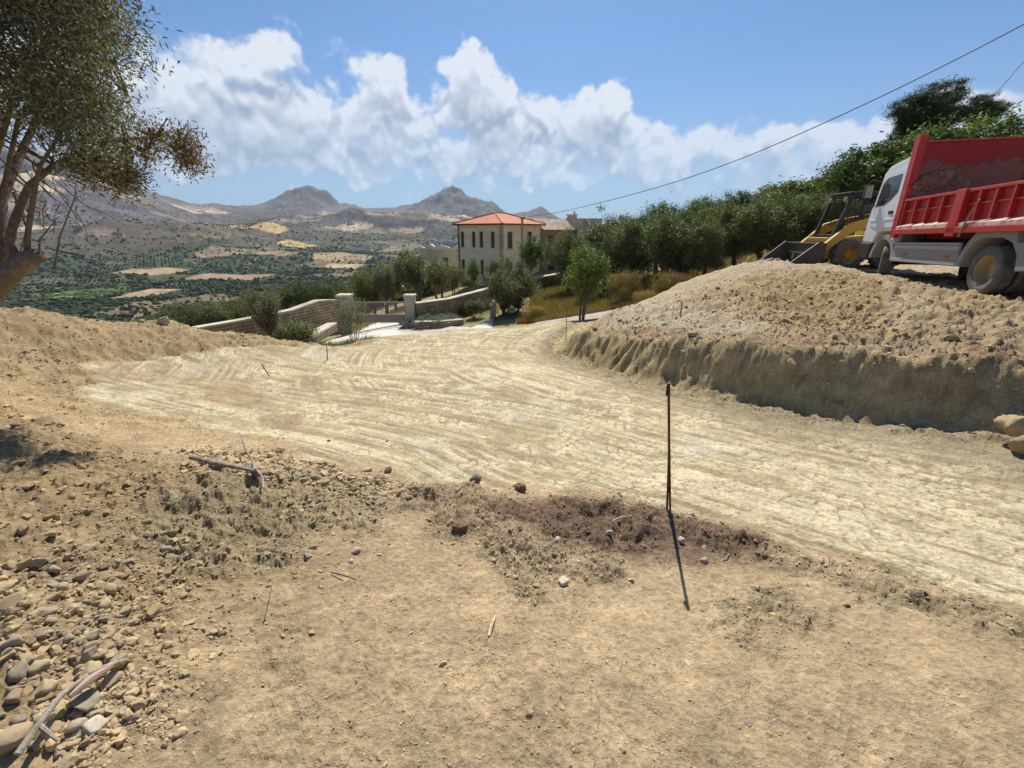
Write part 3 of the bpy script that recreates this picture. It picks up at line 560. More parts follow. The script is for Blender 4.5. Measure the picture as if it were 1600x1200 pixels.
proto('bu', 20, 2.6, (1.9, 1.7, 1.35), 1.2, 190, 120, .26, .14, .05, GREEN+OLIVE[:2], 'dome', .05, 3, .15, .3)
proto('yb', 21, 2.4, (1.8, 1.6, 1.2), 1.2, 180, 120, .25, .14, .05, YGREEN+OLIVE[:2]+GREEN[:1], 'dome', .05, 3, .15, .3)
proto('dr', 22, 1.5, (1.1, 1.0, .72), .72, 110, 110, .2, .13, .010, DRY, 'dome', .015, 6, .1, .8, up=1.1, bark=(.3, .21, .12))
proto('lv', 23, .6, (.45, .45, .3), .3, 40, 60, .10, .07, .012, BLUEG, 'dome', .01, 4, .1, .3, up=1.)
proto('sb', 24, 1.0, (.6, .5, .45), .5, 60, 80, .14, .07, .022, OLIVE+GREEN[:1]+DRY[:1], 'dome', .015, 4, .1, .3)
proto('da', 25, 5.0, (2.3, 2.2, 2.4), 2.6, 240, 110, .34, .15, .055, GREEN+[(.05, .075, .03)], 'round', .15, 1, .25)
def plant(k, name, cat, label, px, top, d, widen=1., group=None, rz=None, sink=0, h=None, z0=None):
    X, Y, Zt = P(px, top, d); z = gz(X, Y) if z0 is None else z0; z -= sink
    tr, cr, H = PROTO[k]; cap = {'dome': 1, 'round': 1}.get(k, 1); s = ((Zt-z)/H if h is None else h/H)
    o = empty(name, (X, Y, z), random.uniform(0, 6.28) if rz is None else rz); o.scale = (s*widen, s*widen, s); tag(o, label, cat, group)
    a = bpy.data.objects.new('trunk' if cat == 'tree' else 'stems', tr); b = bpy.data.objects.new('crown' if cat == 'tree' else 'foliage', cr); link(a, o); link(b, o); return o
GR = 'olive trees on the right hillside'
L_gr = 'dense grey-green olive tree in the grove behind the earth mound'
for k, px, top, d, w, lab in [('oa', 893, 352, 34, .8, 'dark rounded olive tree at the left end of the grove, against the beige building'), ('ob', 950, 334, 31, 1.1, 'tall olive tree behind the light green sapling'), ('oa', 1003, 334, 28, .95, 'rounded olive tree above the left golden shrub'),
     ('oc', 1062, 322, 26, 1.0, 'broad olive tree above the right golden shrub'), ('ob', 1112, 335, 24.5, .95, 'olive tree at the foot of the earth mound crest'), ('da', 1035, 318, 33, 1.1, 'taller dark green tree rising behind the middle of the grove'), ('da', 975, 336, 36, 1, L_gr),
     ('oa', 1165, 312, 26, 1.1, 'dark olive tree directly left of the loader bucket'), ('oc', 1215, 300, 25, 1.05, 'wide olive tree right behind the loader bucket'), ('oa', 1262, 296, 25.5, 1.1, 'olive tree behind the loader arms'), ('da', 1160, 298, 33, 1.1, L_gr), ('da', 1215, 292, 34, 1.2, L_gr),
     ('da', 1100, 308, 35, 1.2, L_gr), ('bu', 1262, 278, 31, 1.5, 'bushy green tree rising behind the loader cab'), ('da', 1310, 262, 31, .9, 'fresh green tree between loader cab and pine'), ('da', 1350, 252, 28, .8, 'green tree just left of the white truck cab'), ('oa', 1320, 300, 24, 1.1, 'shaded olive tree behind the loader cab cage'),
     ('oc', 1395, 262, 26, 1.2, 'olive tree behind the windscreen of the truck'), ('oa', 1440, 250, 27, 1.2, 'olive tree hidden mostly behind the truck cab'), ('ob', 925, 372, 27.5, .7, 'small olive tree beside the light green sapling')]:
    plant(k, 'olive_tree' if k[0] == 'o' else 'green_tree', 'tree', lab, px, top, d, w, GR)
plant('pi', 'pine_tree', 'tree', 'tall dark pine tree above the red tipper body', 1470, 118, 31, .95, rz=1.0)
plant('pi', 'pine_tree', 'tree', 'smaller dark pine at the right end of the pine canopy', 1550, 142, 33, .75, rz=4.)
plant('pi', 'pine_tree', 'tree', 'low dark pine at the left end of the pine canopy', 1432, 168, 31, .6, rz=2.5)
plant('yb', 'bush', 'bush', 'yellow-green bush on the slope above the middle of the red tipper body', 1475, 205, 25, 1.1)
plant('yb', 'bush', 'bush', 'yellow-green bush on the slope at the right picture edge', 1562, 190, 24, 1.2)
plant('bu', 'bush', 'bush', 'green bush on the slope just left of the tall red headboard', 1405, 215, 27, 1.1)
plant('dr', 'dry_shrub', 'shrub', 'round golden dry shrub behind the light green sapling', 978, 420, 23, .85)
plant('dr', 'dry_shrub', 'shrub', 'wide golden dry shrub left of the earth mound', 1047, 423, 22, 1.1)
plant('dr', 'dry_shrub', 'shrub', 'brownish dry shrub at the foot of the large grey-green bush', 835, 476, 25, 1.2)
plant('dr', 'dry_shrub', 'shrub', 'low dry scrub against the left side of the mound', 1010, 452, 20, 1.1)
plant('yt', 'sapling', 'tree', 'light green multi-stemmed sapling at the left tip of the earth mound', 917, 384, 19.5, 1.15, rz=.4)
plant('gb', 'olive_bush', 'bush', 'large dense grey-green bush right of the paved corner', 796, 408, 28.5, 1.12, sink=.25)
for k, px, top, d, w, lab in [('cy', 830, 368, 39, .7, 'bright green fruit tree in front of the right side of the stone house'), ('oq', 775, 402, 41, 1.0, 'small olive tree at the corner of the house behind the large bush'), ('cy', 740, 405, 42, .62, 'small round standard tree in front of the arched house windows'),
     ('oq', 686, 400, 35, 1.25, 'grey-green olive tree inside the garden wall left of the house'), ('oq', 712, 412, 36, .8, 'slim olive tree in front of the stone house left side'), ('oq', 640, 392, 44, 1.2, 'yellowish olive tree behind the gate'), ('op', 596, 408, 41, .9, 'spreading olive tree behind the gate bars'), ('oc', 570, 414, 43, .72, 'dark olive tree behind the left gate post'),
     ('oq', 617, 410, 47, 1.1, 'pale olive tree in the garden left of the white house'), ('cy', 632, 388, 56, .7, 'dark green tree touching the white parapet house')]:
    plant(k, 'olive_tree' if k[0] == 'o' else 'garden_tree', 'tree', lab, px, top, d, w, 'garden trees by the stone house')
GL = 'row of trees behind the left garden wall'
for k, px, top, d, w, lab in [('oa', 262, 473, 46, .9, 'leftmost dark tree of the row behind the garden wall'), ('oa', 300, 466, 44, .9, 'second dark tree from the left behind the garden wall'), ('ob', 335, 466, 43, .95, 'third dark tree from the left behind the garden wall'), ('oc', 375, 460, 46, .9, 'dark tree behind the sparse pale olive'),
     ('oa', 450, 440, 45, .9, 'large dark olive right of the sparse pale olive'), ('oc', 492, 434, 46, .9, 'dark olive above the highest bend of the garden wall'), ('oa', 520, 438, 50, .9, 'dark olive just left of the gate post'), ('ob', 420, 452, 50, .9, 'rounded olive behind the bend of the coping')]:
    plant(k, 'olive_tree', 'tree', lab, px, top, d, w, GL)
plant('op', 'olive_tree', 'tree', 'sparse pale olive tree in front of the garden wall', 402, 446, 19, .8, rz=2)
def sticks_plant(px, top, d, label):
    X, Y, Zt = P(px, top, d); z = gz(X, Y); H = Zt-z; r = np.random.default_rng(5); o = empty('young_olive', (X, Y, z)); tag(o, label, 'sapling'); b = MB(); tips = []
    for i in range(7):
        a = r.uniform(0, 6.28); e = np.array((cos(a)*.35*r.uniform(.3, 1)*H*.5, sin(a)*.2*H*.5, H*r.uniform(.6, 1))); m = e*.5+r.normal(size=3)*.05; b.tube([(r.normal()*.08, r.normal()*.08, -.1), m, e], [.022, .016, .006], 5); tips += [m*.6+e*.4, e*.85+m*.15, e]
    me = b.build('stems', M_bark, o).data; a = me.color_attributes.new('Col', 'FLOAT_COLOR', 'POINT'); a.data.foreach_set('color', np.tile(np.array((.3, .25, .2, 1), np.float32), (len(me.vertices), 1)).ravel())
    L = np.concatenate([t_+r.normal(size=(120, 3))*.16*H*.45 for t_ in tips]); v, f = leaf_quads(L, .09, .03, r=r); mobj('foliage', npmesh('foliage', v, f, pick_cols(len(L), PALEOL, r)), M_leaf, o)
sticks_plant(545, 462, 18.2, 'wispy pale young olive with bare stems in front of the left gate post')
for i, (px, top, d) in enumerate([(655, 492, 26.3), (668, 490, 26.6), (682, 488, 26.8), (696, 490, 27), (660, 496, 25.8), (676, 495, 26.0), (706, 491, 27.2)]):
    plant('lv', 'lavender_bush', 'bush', 'low blue-green cushion plant in the bed right of the gate', px, top, d, 1.9, 'blue-green cushion plants')
for px, top, d, lab in [(745, 466, 28.5, 'small green bush left of the large grey-green bush'), (440, 500, 21, 'green shrub in front of the left garden wall'), (462, 500, 20, 'second green shrub in front of the left garden wall, nearer the gate'), (722, 478, 29.5, 'little shrub below the stone wall'), (735, 428, 44, 'clipped bush at the foot of the house wall')]:
    plant('sb', 'small_shrub', 'bush', lab, px, top, d, 1.2)
# grass and weeds, nobody could count
def tufts(name, label, n, area, cols, hgt, wd, seed, cat='grass', hv=.4, dens=None):
    r = np.random.default_rng(seed); x = []; 
    pts = r.uniform([min(p[0] for p in area), min(p[1] for p in area)], [max(p[0] for p in area), max(p[1] for p in area)], (n*3, 2))
    k = sdpoly(pts[:, 0], pts[:, 1], area) > 0; k &= fbm(pts[:, 0]/1.3, pts[:, 1]/1.3, 3, seed) > -.25; pts = pts[k][:n]
    z = ground_h(pts[:, 0], pts[:, 1])[0]; c = np.column_stack([pts, z]); nn = len(c)
    d = np.column_stack([r.normal(size=(nn, 2))*.35, np.ones(nn)]); h = (hgt*r.uniform(1-hv, 1+hv, nn))[:, None]; s = np.column_stack([r.normal(size=(nn, 2)), np.zeros(nn)]); s /= np.linalg.norm(s, axis=1)[:, None]
    v = np.stack([c-s*wd, c+s*wd, c+d*h], 1).reshape(-1, 3); f = np.arange(nn*3).reshape(-1, 3)
    tag(mobj(name, npmesh(name, v, f, pick_cols(nn, cols, r, 3)), M_leaf), label, cat, kind='stuff')
tufts('grass', 'green weeds growing below the right garden wall', 22000, [(1.0, 24.5), (5.5, 22.8), (9, 22), (9, 27), (5, 37), (1.5, 36)], YGREEN[:1]+GREEN[:1]+DRY*2+OLIVE[:2], .38, .02, 61)
tufts('dry_grass', 'dry straw-coloured grass along the road edge', 12000, [(.2, 24.6), (3.0, 22.6), (6.0, 21.2), (8, 21), (8, 23), (3, 25.0), (.5, 26)], DRY, .28, .015, 62)
tufts('grass', 'rough grass in the garden around the olive trees', 16000, [(-14, 29), (-1, 29), (1, 50), (-14, 50)], DRY+[(.2, .2, .08), (.15, .17, .06)], .18, .02, 63)
tufts('dry_grass', 'dry weeds under the hillside trees', 22000, [(6, 20.5), (13, 19.8), (26, 21), (26, 34), (8, 34)], DRY+OLIVE[:2], .3, .02, 64)
tufts('grass', 'weeds between the low wall and the garden wall', 9000, [(-9.5, 17.5), (-6.6, 17.5), (-6.9, 22.5), (-9.6, 20.5), (-12, 19), (-14, 17.5)], GREEN+DRY[:2]+BLUEG, .35, .02, 65)
# far woods and groves of the valley
ICO_V = None
def ico(sub):
    import bmesh
    bm = bmesh.new(); bmesh.ops.create_icosphere(bm, subdivisions=sub, radius=1); v = np.array([q.co[:] for q in bm.verts]); f = np.array([[q.index for q in p.verts] for p in bm.faces]); bm.free(); return v, f
def blobs(name, label, x, y, s, cols, seed, sub=1, squash=.8, kind='stuff', zoff=.3):
    r = np.random.default_rng(seed); iv, jf = ico(sub); n = len(x); z = far_h(x, y)
    z = np.where(np.hypot(x, y) < 118, ground_h(x, y)[0], z)
    V_ = iv[None]*(1+.35*r.normal(size=(n, len(iv), 1)).clip(-1, 1))*np.stack([s, s, s*squash], -1)[:, None, :]*r.uniform(.75, 1.25, (n, 1, 3))
    V_ += np.stack([x, y, z+s*zoff], -1)[:, None, :]; f = (jf[None]+(np.arange(n)*len(iv))[:, None, None]).reshape(-1, 3)
    c = np.array(cols)[r.integers(0, len(cols), n)]*r.uniform(.7, 1.3, (n, 1)); c = np.repeat(c, len(iv), 0)*r.uniform(.75, 1.3, (n*len(iv), 1))
    o = mobj(name, npmesh(name, V_.reshape(-1, 3), f, c), M_land); return tag(o, label, 'trees', kind=kind)
r = np.random.default_rng(70); n = 80000
rr = np.exp(r.uniform(math.log(150), math.log(2900), n)); aa = r.uniform(-1.0, .42, n); x = rr*np.sin(aa); y = rr*np.cos(aa)
g_ = 8.5; reg = fbm(x/300, y/300, 3, 71) > -.05; x = np.where(reg, np.round(x/g_)*g_, x); y = np.where(reg, np.round(y/(g_*1.3))*g_*1.3, y)
lc = land_col(x, y, np.full_like(x, -80.)); grn = lc[:, 1] > lc[:, 0]*.98; dn = np.where(grn, 1.0, .16)*(1-.88*ss(rr, 1700, 2600)); 
inf = np.zeros(len(x), bool)
for (q, zz, hx, hy, cc) in FIELDS: cx, cy, _ = PZ(*q, zz) if zz < 0 else P(*q, zz); inf |= (abs(x-cx) < hx*1.1) & (abs(y-cy) < hy*1.1)
k = (r.random(n) < dn) & (~inf) & ((aa < .03) | (rr > 1200)) & (fbm(x/120, y/120, 3, 72) > -.5)
x, y, rr = x[k], y[k], rr[k]; s = r.uniform(1.5, 2.9, len(x))*np.where(r.random(len(x)) < .12, 1.7, 1)
blobs('valley_trees', 'olive groves and woods covering the valley floor', x, y, s, [(.045, .06, .028), (.06, .075, .035), (.035, .05, .025), (.08, .09, .05)], 73)
# rows of a vineyard-like plantation and hillside orchard
cx, cy, _ = PZ(125, 453, -80); gx, gy = np.meshgrid(np.arange(-46, 46, 3.2), np.arange(-40, 40, 11)); x = (cx+gx+gy*.3).ravel(); y = (cy+gy+gx*.05).ravel()
blobs('vineyard', 'bright green planted rows in the valley on the left', x, y, np.full(len(x), 1.7), [(.10, .17, .045), (.13, .2, .05)], 74, squash=.7)
gx, gy = np.meshgrid(np.arange(-230, 90, 11), np.arange(-130, 150, 15)); cx, cy, _ = P(385, 380, 1750); x = (cx+gx).ravel(); y = (cy+gy).ravel()
blobs('orchard', 'regular orchard rows on the far low hill', x, y, np.full(len(x), 2.9), [(.06, .075, .04)], 75)
# bushes and scree dots on far hills
r = np.random.default_rng(76); n = 16000; rr = np.exp(r.uniform(math.log(1300), math.log(3800), n)); aa = r.uniform(-.95, .4, n); x = rr*np.sin(aa); y = rr*np.cos(aa); k = fbm(x/160, y/160, 4, 77) > .02; x, y = x[k], y[k]
blobs('hill_scrub', 'dark scrub dotting the far hillsides', x, y, r.uniform(1.2, 3.2, len(x)), [(.10, .10, .07), (.085, .09, .06)], 78, zoff=.1)
# nearer valley trees below the plot, leafy crowns built into one wood
def wood(name, label, n, seed, r0, r1, a0, a1):
    r = np.random.default_rng(seed); rr = np.exp(r.uniform(math.log(r0), math.log(r1), n)); aa = r.uniform(a0, a1, n); x = rr*np.sin(aa); y = rr*np.cos(aa)
    z = np.where(rr < 118, ground_h(x, y)[0], far_h(x, y)); s = r.uniform(1.7, 2.9, n); k = 110; V_ = []; q = r.normal(size=(n, k, 3)); q /= np.linalg.norm(q, axis=2)[..., None]; q *= r.uniform(.6, 1.1, (n, k, 1))
    q[..., 2] = q[..., 2]*.8; c = (np.stack([x, y, z+s*.85], -1)[:, None]+q*s[:, None, None]).reshape(-1, 3); sz = np.repeat(s, k)
    v, f = leaf_quads(c, 1, .6, r=r); ctr = np.repeat(c, 4, 0); v = ctr+(v-ctr)*np.repeat(np.maximum(.35, sz*.26), 4)[:, None]
    tone = np.repeat(r.uniform(.7, 1.25, n), k*4)[:, None]; tag(mobj(name, npmesh(name, v, f, pick_cols(len(c), OLIVE+GREEN[:1], r)*tone*.95), M_leaf), label, 'trees', kind='stuff')
wood('valley_wood', 'dense green olive wood on the slope dropping into the valley', 2600, 80, 62, 420, -.98, -.12)

# the near olive at the left edge
r = np.random.default_rng(90); o = empty('old_olive_tree', (-7.2, 4.5, gz(-7.2, 4.5))); tag(o, 'old olive tree leaning in from the left edge with a sawn-off stub', 'tree'); ox = np.array(o.location)
def W3(px, py, d): return np.array(P(px, py, d))-ox
tb = MB(); base = np.array((-.15, .05, -.3))
tb.tube([base, W3(-230, 640, 4.5), W3(-150, 560, 4.5), W3(-75, 505, 4.5), W3(-25, 462, 4.5), W3(12, 428, 4.5), W3(42, 405, 4.5), W3(62, 399, 4.5)], [.22, .18, .16, .14, .125, .105, .085, .07], 14)
limbs = [([(30, 412, 4.5), (14, 380, 4.5), (22, 345, 4.55), (45, 290, 4.6), (85, 258, 4.7), (140, 232, 4.8), (195, 217, 4.9), (240, 215, 5.0), (285, 235, 5.1)], [.10, .085, .075, .065, .052, .042, .034, .024, .008]),
 ([(5, 430, 4.6), (0, 370, 4.7), (2, 310, 4.9), (28, 250, 5.3), (60, 180, 5.7), (90, 110, 6.0), (110, 40, 6.2)], [.13, .12, .10, .08, .06, .04, .015]),
 ([(42, 400, 4.5), (44, 360, 4.5), (52, 310, 4.55), (62, 260, 4.6), (100, 200, 4.7), (150, 160, 4.8)], [.06, .05, .045, .035, .025, .01]),
 ([(-10, 440, 4.6), (-30, 360, 4.8), (-20, 280, 5.0), (10, 190, 5.4), (40, 100, 5.8), (60, 20, 6.0)], [.12, .10, .08, .06, .04, .015]),
 ([(2, 310, 4.8), (30, 180, 5.0), (90, 165, 5.2), (160, 168, 5.4), (200, 150, 5.4)], [.05, .04, .032, .02, .008]),
 ([(0, 400, 4.5), (-60, 300, 4.8), (-90, 180, 5.0), (-60, 60, 5.2)], [.10, .08, .06, .02])]
for pts, rd in limbs: tb.tube([W3(*p) for p in pts], [q*.46 for q in rd], 9)
CLp = []
def inpoly(poly, n, d0, d1):
    out = []; xs = [p[0] for p in poly]; ys = [p[1] for p in poly]
    while len(out) < n:
        q = np.array((r.uniform(min(xs), max(xs)), r.uniform(min(ys), max(ys))))
        if sdpoly(np.array([q[0]]), np.array([q[1]]), poly)[0] > 0: out.append(W3(q[0], q[1], r.uniform(d0, d1)))
    return out
main = [(-350, -330), (-100, -420), (130, -330), (185, -120), (180, 0), (200, 60), (190, 110), (208, 150), (205, 200), (190, 235), (165, 245), (110, 225), (60, 205), (0, 170), (-120, 200), (-330, 200)]
CLm = inpoly(main, 640, 3.9, 6.2); CLb = inpoly([(205, 195), (255, 200), (300, 215), (318, 245), (300, 268), (268, 255), (225, 240), (200, 245)], 26, 4.8, 5.3); CLf = inpoly([(100, 240), (200, 262), (228, 285), (195, 290), (130, 272)], 26, 4.6, 5.2)
L = []; Cc = []; OB = [(.125, .12, .065), (.095, .10, .055), (.16, .15, .09), (.06, .065, .038), (.27, .26, .19)]; OT = [(.22, .13, .07), (.27, .17, .085), (.13, .11, .055), (.17, .15, .09)]
for CLx, n, s, cc in ((CLm, 290, .135, OB), (CLb, 95, .07, OT), (CLf, 130, .08, OB+OT[:1])):
    for p in CLx:
        m_ = int(n*r.uniform(.5, 1.4)); L.append(p+r.normal(size=(m_, 3))*s*np.array((1, 1, 1.1))); Cc.append(pick_cols(m_, cc, r)*r.uniform(.7, 1.3))
L = np.concatenate(L); v, f = leaf_quads(L, .052, .0145, 0, np.array((.25, 0, -.7)), r); lf = npmesh('foliage', v, f, np.concatenate(Cc))
ends = [W3(*p) for pts, _ in limbs for p in pts[3:]]
for p in [CLm[i] for i in range(0, 620, 4)]+CLb+CLf:
    if min(np.linalg.norm(q-p) for q in ends) > 1.1: continue
    e = min(ends, key=lambda q: np.linalg.norm(q-p)+.3*r.random()); mid = (e+p)/2+np.array((0, 0, .02))+r.normal(size=3)*.08; tb.tube([e, mid, p+r.normal(size=3)*.03], [.012, .008, .003], 4, False)
for i in range(46):                    # bare hanging twigs under the crown
    p0 = W3(r.uniform(0, 130), r.uniform(235, 330), r.uniform(4.4, 5)); q = p0.copy(); pts = [p0]; dr = np.array((r.uniform(-.5, 1), 0, r.uniform(-1, -.1)))
    for j in range(4): q = q+dr*.09+r.normal(size=3)*.03; pts.append(q)
    tb.tube(pts, [.006, .005, .004, .003, .002], 4, False)
for a_, b_ in (((90, 340), (60, 410)), ((120, 300), (85, 420)), ((70, 385), (130, 400)), ((30, 400), (20, 300)), ((10, 440), (-10, 390))):
    p0 = W3(*a_, 4.6); p1 = W3(*b_, 4.5); tb.tube([p0, (p0+p1)/2+r.normal(size=3)*.05, p1], [.004, .008, .012], 5, False)
me = bpy.data.meshes.new('trunk'); me.from_pydata(tb.v, [], tb.f); me.polygons.foreach_set('use_smooth', [True]*len(me.polygons))
a = me.color_attributes.new('Col', 'FLOAT_COLOR', 'POINT'); a.data.foreach_set('color', np.tile(np.array((.20, .155, .12, 1), np.float32), (len(me.vertices), 1)).ravel())
mobj('trunk', me, M_bark, o); mobj('crown', lf, M_leaf, o)
# ------------------------------------------------------------------ buildings, walls, road surfaces
def masonry(name, c1, c2, mortar, bw, bh, msize=.02, bump=.6, noise=.25, plane='z'):
    m, t, b = bsdf(name); tc = t.add('ShaderNodeTexCoord'); sp = t.add('ShaderNodeSeparateXYZ'); t.put(sp.inputs[0], tc.outputs['UV'] if plane == 'uv' else tc.outputs['Object'])
    cb = t.add('ShaderNodeCombineXYZ'); t.put(cb.inputs[0], t.m('ADD', sp.outputs[0], sp.outputs[1])); t.put(cb.inputs[1], sp.outputs[2])
    wob = t.noise(cb.outputs[0], 3, 3); v = t.vm('ADD', cb.outputs[0], t.vm('MULTIPLY', t.vm('SUBTRACT', wob, (.5, .5, .5)), (bh*.35, bh*.35, 0)))
    br = t.add('ShaderNodeTexBrick'); t.put(br.inputs['Vector'], v); br.inputs['Scale'].default_value = 1; br.inputs['Brick Width'].default_value = bw; br.inputs['Row Height'].default_value = bh
    br.inputs['Mortar Size'].default_value = msize; br.inputs['Mortar Smooth'].default_value = .3; br.inputs['Color1'].default_value = C4(c1); br.inputs['Color2'].default_value = C4(c2); br.inputs['Mortar'].default_value = C4(mortar); br.offset = .5; br.squash = .8; br.squash_frequency = 3
    n = t.noise(cb.outputs[0], 2.2, 6, .65); k = t.ramp(n, .3, .7, 1-noise, 1+noise, False); cx = t.add('ShaderNodeCombineXYZ'); [t.put(cx.inputs[i], k) for i in range(3)]
    t.put(b.inputs['Base Color'], t.mix(1., br.outputs[0], cx.outputs[0], 'MULTIPLY')); b.inputs['Roughness'].default_value = .92; b.inputs['Specular IOR Level'].default_value = .15
    bp = t.add('ShaderNodeBump'); bp.inputs['Strength'].default_value = bump; bp.inputs['Distance'].default_value = .03; t.put(bp.inputs['Height'], t.m('SUBTRACT', t.noise(cb.outputs[0], 14, 4), br.outputs['Fac'])); t.put(b.inputs['Normal'], bp.outputs[0]); return m
M_ash = masonry('house_stone', (.80, .70, .54), (.68, .58, .43), (.72, .63, .49), .75, .36, .012, .25, .14)
M_ash2 = masonry('annex_stone', (.34, .27, .20), (.26, .20, .15), (.30, .25, .19), .6, .3, .015, .4, .2)
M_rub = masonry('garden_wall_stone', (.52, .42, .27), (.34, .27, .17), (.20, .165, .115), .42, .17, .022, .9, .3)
M_rubd = masonry('dark_wall_stone', (.20, .16, .10), (.13, .105, .07), (.07, .06, .045), .4, .16, .022, .9, .3)  # darker stone than the garden walls
M_cop = plain('pale_coping', (.54, .48, .37), .85, dirt=(.42, .36, .27), dscale=1.2, bump=.3)
M_post = plain('pale_post_stone', (.50, .45, .37), .9, dirt=(.36, .31, .24), dscale=2, bump=.4)
M_conc = plain('concrete', (.56, .52, .46), .9, dirt=(.44, .39, .32), dscale=.9, bump=.3)
M_cream = plain('cream_plaster', (.64, .56, .44), .92, dirt=(.44, .38, .29), dscale=.6, bump=.2)
M_white = plain('white_plaster', (.72, .70, .66), .9, dscale=.8)
M_fr = plain('window_frame_paint', (.20, .17, .13), .6); M_pane = plain('dark_window_glass', (.02, .022, .024), .12, spec=.6)
M_grm = plain('gate_metal', (.26, .23, .19), .5, .3, dscale=3); M_bars = plain('pale_bar_paint', (.5, .47, .42), .5); M_dk = plain('dark_metal', (.03, .03, .032), .5, .4)
M_pole = plain('weathered_pole', (.34, .30, .25), .9, dscale=4)
m, t, b = bsdf('roof_tiles'); tc = t.add('ShaderNodeTexCoord'); O = tc.outputs['Object']; n = t.noise(O, 3.5, 5, .65)
w = t.add('ShaderNodeTexBrick'); t.put(w.inputs['Vector'], O); w.inputs['Scale'].default_value = 1; w.inputs['Brick Width'].default_value = .24; w.inputs['Row Height'].default_value = .34; w.inputs['Mortar Size'].default_value = .03
w.inputs['Color1'].default_value = (.72, .19, .06, 1); w.inputs['Color2'].default_value = (.55, .13, .045, 1); w.inputs['Mortar'].default_value = (.22, .055, .03, 1)
t.put(b.inputs['Base Color'], t.mix(t.ramp(n, .5, .8, 0, .4), w.outputs[0], (.62, .26, .13, 1))); b.inputs['Roughness'].default_value = .8
bp = t.add('ShaderNodeBump'); bp.inputs['Strength'].default_value = .5; bp.inputs['Distance'].default_value = .05; bp.invert = True; t.put(bp.inputs['Height'], w.outputs['Fac']); t.put(b.inputs['Normal'], bp.outputs[0]); M_tile = m
def wall_holes(mb, p0, p1, z0, z1, holes, th):
    """wall from p0 to p1, thickness towards its left side; rectangular openings (u0,u1,z0,z1)"""
    p0 = np.array(p0, float); p1 = np.array(p1, float); Lw = np.linalg.norm(p1-p0); t_ = (p1-p0)/Lw; nn = np.array((-t_[1], t_[0]))*th
    us = sorted({0, Lw}|{h[0] for h in holes}|{h[1] for h in holes}); zs = sorted({z0, z1}|{h[2] for h in holes}|{h[3] for h in holes})
    for a_, b_ in zip(us[:-1], us[1:]):
        for c_, d_ in zip(zs[:-1], zs[1:]):
            if any(h[0] <= a_ and b_ <= h[1] and h[2] <= c_ and d_ <= h[3] for h in holes): continue
            q = [p0+t_*a_, p0+t_*b_, p0+t_*b_+nn, p0+t_*a_+nn]; mb.raw([(*k, c_) for k in q]+[(*k, d_) for k in q], [(3, 2, 1, 0), (4, 5, 6, 7), (0, 1, 5, 4), (1, 2, 6, 5), (2, 3, 7, 6), (3, 0, 4, 7)])
    return t_, nn/th
def window(parent, p0, t_, n_, h, th, bars=1, arch=False):
    p0 = np.array(p0, float); u0, u1, z0, z1 = h; f = MB(); a_ = lambda u, w, z: tuple(p0+t_*u+n_*w)+(z,)
    fw = .07
    def bx(ua, ub, za, zb, wa, wb, M=None): M = M or f; M.raw([a_(u, w, z) for z in (za, zb) for w in (wa, wb) for u in (ua, ub)], [(0, 2, 3, 1), (4, 5, 7, 6), (0, 1, 5, 4), (2, 6, 7, 3), (0, 4, 6, 2), (1, 3, 7, 5)])
    bx(u0+.004, u0+fw, z0+.004, z1-.004, .10, .18); bx(u1-fw, u1-.004, z0+.004, z1-.004, .10, .18); bx(u0+fw, u1-fw, z1-fw, z1-.004, .10, .18); bx(u0+fw, u1-fw, z0+.004, z0+fw, .10, .18)
    for i in range(bars): um = u0+(u1-u0)*(i+1)/(bars+1); bx(um-.02, um+.02, z0+fw, z1-fw, .11, .17)
    o = f.build('window', M_fr, parent); g_ = MB(); bx(u0+fw, u1-fw, z0+fw, z1-fw, .14, .15, g_); g_.build('pane', M_pane, o)
    s = MB(); bx(u0-.08, u1+.08, z0-.09, z0-.003, -.04, .10, s); s.build('sill', M_cop, o)
N = np.array(P(784, 361, 52)[:2]); Lc = np.array(P(715, 361, 56)[:2]); dl = (Lc-N)/np.linalg.norm(Lc-N); dr_ = np.array((-dl[1], dl[0])); dr_ = dr_ if dr_[1] > 0 else -dr_
LL = float(np.linalg.norm(Lc-N)); RL = 8.4; ze = .70; zb = -6.4
ho = empty('stone_house', (N[0], N[1], 0)); tag(ho, 'two-storey beige stone house with a red-orange hipped tile roof', 'house')
Cn = np.array((0., 0)); Lk = dl*LL; Rk = dr_*RL; Bk = Lk+Rk
def u_at(px, dirv):                   # distance along a face at photo column px
    k = (px-800)/F*cos(TH); return float((k*N[1]-N[0])/(dirv[0]-k*dirv[1]))
hl = []
for px in (722, 739.6, 751.6, 769.5): u = LL-u_at(px, dl); hl += [(u-.27, u+.27, -1.85, -.05)]
for px in (722, 739.6, 752, ): u = LL-u_at(px, dl); hl += [(u-.27, u+.27, -5.3, -3.3)]
hr = []
for px in (797, 828): u = u_at(px, dr_); hr += [(u-.52, u+.52, -1.95, -.05), (u-.52, u+.52, -5.6, -3.6)]
wm = MB(); tl, nl = wall_holes(wm, Lk, Cn, zb, ze, hl, .35); wr_ = MB(); tr_, nr_ = wall_holes(wm, Cn+tl*.0, Rk, zb, ze, hr, .35); wall_holes(wm, Rk, Bk, zb, ze, [], .35); wall_holes(wm, Bk, Lk, zb, ze, [], .35)
wm.build('wall', M_ash, ho)
for h in hl: window(ho, Lk, tl, nl, h, .35, 0)
for h in hr: window(ho, Cn, tr_, nr_, h, .35, 1)
